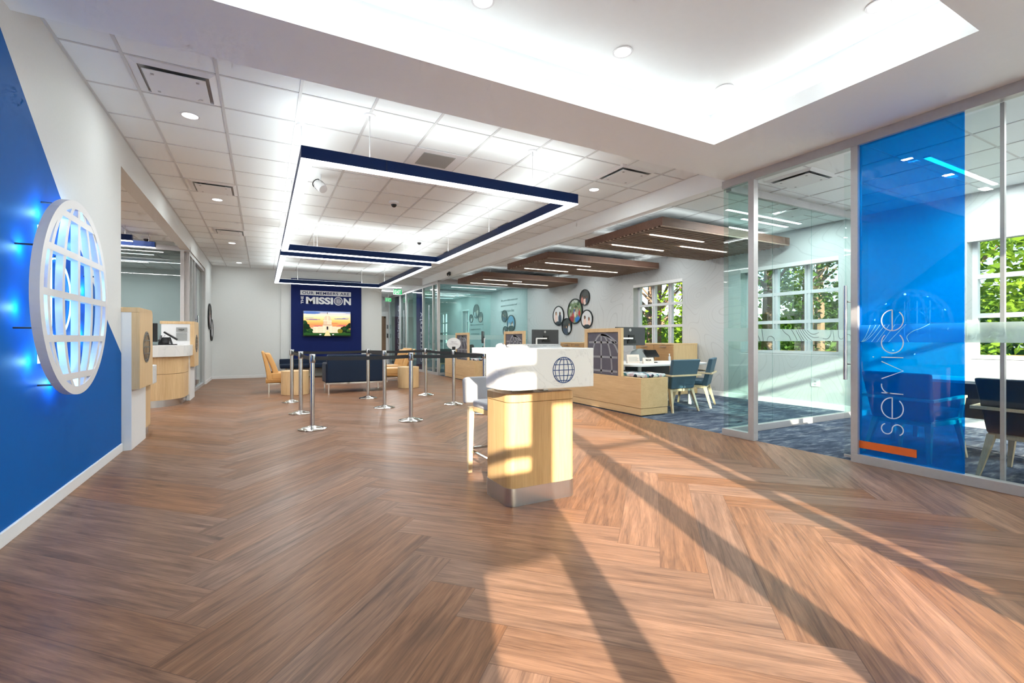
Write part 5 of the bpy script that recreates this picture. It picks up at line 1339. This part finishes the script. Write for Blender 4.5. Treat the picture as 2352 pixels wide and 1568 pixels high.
tree(13.6, 14.6, 9, 'leaning bare tree behind the left side of the small window', 'leaf_b', 21, (1.2,1.2,.7), 260, True, base=.12)
tree(12.6, 10.9, 6.5, 'bright green conifer at the right side of the small window', 'leaf_a', 3, (.8,.8,2.4), 2200, False, base=.02, ls=.09)
tree(13.4, 13.3, 8, 'slender bare tree in the centre of the small window', 'leaf_a', 22, (1.5,1.5,.8), 200, True, base=.0)
tree(14.6, 9.6, 8, 'green leafy tree seen at the left of the large office window', 'leaf_a', 4, (1.6,1.6,2.6), 1600, base=.12)
tree(16.5, 9.4, 9, 'pine tree in the middle of the large office window', 'leaf_b', 5, (1.9,1.9,2.6), 2200, base=.14)
tree(13.2, 6.6, 7.5, 'dark green pine at the right of the large office window', 'leaf_b', 6, (1.4,1.4,2.6), 2600, base=.16)
tree(18.5, 8.2, 9, 'thin bare tree far behind the large office window', 'leaf_a', 7, (1.5,1.5,2), 500, True)
tree(12.9, 4.1, 7, 'yellow green conifer outside the window at the right edge', 'leaf_a', 8, (1.7,1.7,2.5), 3600, base=.02, ls=.09)
tree(14.5, 2.6, 8, 'darker pine outside the window at the right edge', 'leaf_b', 9, (2.0,2.0,3.0), 3000, base=.05)
tree(21, 21, 9, 'thin grey tree far behind the small window', 'leaf_b', 10, (2.5,2.5,1.2), 700, True, base=.0, ls=.14)
tree(22, 12, 9, 'leafy tree far behind the large office window', 'leaf_b', 11, (3,3,1.9), 1600, base=.0, ls=.15)
m = MB(); rnd = random.Random(5)
for k in range(9000):
    y = rnd.uniform(-3,26); c = Vector((11.4+rnd.gauss(0,.35), y, .35+abs(rnd.gauss(0,.22)))); a = Vector((rnd.gauss(0,1),rnd.gauss(0,1),rnd.gauss(0,1))).normalized(); b = a.cross(Vector((0.3,.2,1))).normalized(); m.add([c-a*.08,c-b*.04,c+a*.08,c+b*.04],[(0,1,2,3)])
hd = m.build('hedge', 'leaf_b'); tag(hd, 'low clipped green hedge outside along the window wall', 'hedge'); hd['kind'] = 'stuff'
tag(B(17.0,-4,-.14,17.3,26,.75).build('kerb_wall', 'kerb'), 'long low yellow barrier across the lawn outside the large window', 'barrier')
t = thing('hedge', 'tall green hedge line far outside, closing the view behind the trees', 'hedge', (26,12,-.14)); m = MB(); rnd = random.Random(8)
for k in range(9000):
    y = rnd.uniform(-10,45); c = Vector((26+rnd.gauss(0,.8), y, rnd.uniform(0,2.6+math.sin(y)*.5))); a = Vector((rnd.gauss(0,1),rnd.gauss(0,1),rnd.gauss(0,1))).normalized(); b = a.cross(Vector((0.3,.2,1))).normalized(); m.add([c-a*.34,c-b*.2,c+a*.34,c+b*.2],[(0,1,2,3)])
m.build('foliage', 'leaf_b', t)

# ------------------------------------------------------------------ light
w = bpy.data.worlds.new('world'); scene.world = w; w.use_nodes = True; nt = w.node_tree
for n in list(nt.nodes): nt.nodes.remove(n)
sky = nt.nodes.new('ShaderNodeTexSky'); sky.sky_type = 'HOSEK_WILKIE'; sky.turbidity = 3.0; sky.ground_albedo = .35
az = R(20); el_ = R(18.2); sky.sun_direction = (-math.sin(az)*math.cos(el_), -math.cos(az)*math.cos(el_), math.sin(el_))
bg = nt.nodes.new('ShaderNodeBackground'); bg.inputs[1].default_value = WORLD if 'WORLD' in globals() else 6.0
wo = nt.nodes.new('ShaderNodeOutputWorld'); nt.links.new(sky.outputs[0], bg.inputs[0]); nt.links.new(bg.outputs[0], wo.inputs[0])
sun = bpy.data.lights.new('sun', 'SUN'); sun.energy = 6.8; sun.angle = R(.55); sun.color = (1.0,.86,.70)
so = bpy.data.objects.new('sun', sun); COL.objects.link(so); so.rotation_euler = (R(90-18.6), 0, R(-20))
def area(name, x, y, z, sx, sy, e, c=(1,1,1), up=False, spread=180):
    l = bpy.data.lights.new(name, 'AREA'); l.shape = 'RECTANGLE'; l.size = sx; l.size_y = sy; l.energy = e; l.color = c; l.spread = R(spread)
    o = bpy.data.objects.new(name, l); COL.objects.link(o); o.location = (x,y,z); o.rotation_euler = (math.pi if up else 0, 0, 0); return o
K = .42
for (x0,y0,x1,y1) in ((.30,4.52,3.30,9.45),(.30,9.98,3.30,14.95)):
    for (cx,cy,sx,sy) in (((x0+x1)/2,y0+.065,x1-x0-.2,.1),((x0+x1)/2,y1-.065,x1-x0-.2,.1),(x0+.065,(y0+y1)/2,.1,y1-y0-.2),(x1-.065,(y0+y1)/2,.07,y1-y0-.2)):
        ln = max(sx,sy); area('pendant_lamp', cx, cy, PZ0-.003, sx, sy, 1.7*ln, (.90,.98,.965)); area('pendant_uplamp', cx, cy, PZ1+.008, sx, sy, .95*ln, (.90,.98,.965), True);
for x, y, z in ((1.35,2.96,tz),(2.6,2.95,tz),(3.82,2.93,tz),(3.83,1.69,tz),(1.35,1.69,tz),(0.1,1.69,tz),(0.1,2.96,tz),(-.61,5.38,3.3),(-.61,8.43,3.3),(-.6,12.1,3.3),(-.58,15.13,3.3),(4.17,5.33,3.3),(7.2,1.2,3.1),(6.1,.9,3.1)):
    area('downlight_lamp', x, y, z-.012, .11, .11, 3.5, (.90,.98,.965))
cw = .65
area('cove_lamp', (TX0+TX1)/2, TY1+.11, 3.215, TX1-TX0, .03, cw, (.97,.97,1), True); area('cove_lamp', (TX0+TX1)/2, TY0-.11, 3.215, TX1-TX0, .03, cw, (.97,.97,1), True)
area('cove_lamp', TX1+.11, (TY0+TY1)/2, 3.215, .03, TY1-TY0, cw*.45, (.97,.97,1), True); area('cove_lamp', TX0-.11, (TY0+TY1)/2, 3.215, .03, TY1-TY0, cw*.45, (.97,.97,1), True)
for x, y in ((7.0,4.4),(7.0,7.5),(7.0,10.6),(6.9,13.6),(6.9,15.2),(7.0,16.3),(7.0,17.7),(7.0,19.5),(7.1,21),(7.1,2.3),(6.9,.2)):
    area('linear_lamp', x, y, 3.075, 1.7, .06, (26 if y < 5 else 7 if y < 14 else 13), (.90,.98,.965))
for yy in (4.97,8.05,11.25):
    for ay, ax, sx_, sy_ in ((yy+.1,6.66,2.9,.03),(yy+1.7,6.66,2.9,.03),(yy+.9,5.24,.03,1.5),(yy+.9,8.08,.03,1.5)): area('added_cloud_fill', ax, ay, 2.955, sx_, sy_, .22*max(sx_,sy_), (.92,.98,.97), True)  # fill light added above the wood panels for a brighter ceiling
    for u, v in ((5.97,.48),(5.97,1.38),(7.13,.92)): area('cloud_lamp', u, yy+v, 2.795, 1.2, .04, 3.5, (1,.95,.88))
for x, y in ((4.1,16.9),(4.4,18.3)): area('corridor_lamp', x, y, 3.015, .6, .18, 16)
for x, y in ((-2.8,6.0),(-3.4,8.5),(-2.8,10.4),(-3.2,12.4),(-3.2,14.6)): area('teller_lamp', x, y, 3.06, 1.8, .08, 17)

scene.view_settings.view_transform = 'Standard'; scene.view_settings.look = 'None'; scene.view_settings.gamma = 1
scene.view_settings.exposure = 1.42; scene.view_settings.use_curve_mapping = False
cy = scene.cycles; cy.use_denoising = True; cy.max_bounces = 8; cy.diffuse_bounces = 4; cy.glossy_bounces = 3; cy.transparent_max_bounces = 22; cy.use_adaptive_sampling = True; cy.adaptive_threshold = .08; cy.adaptive_min_samples = 12; cy.transmission_bounces = 4
cy.sample_clamp_indirect = 6; cy.caustics_reflective = False; cy.caustics_refractive = False; cy.blur_glossy = .5
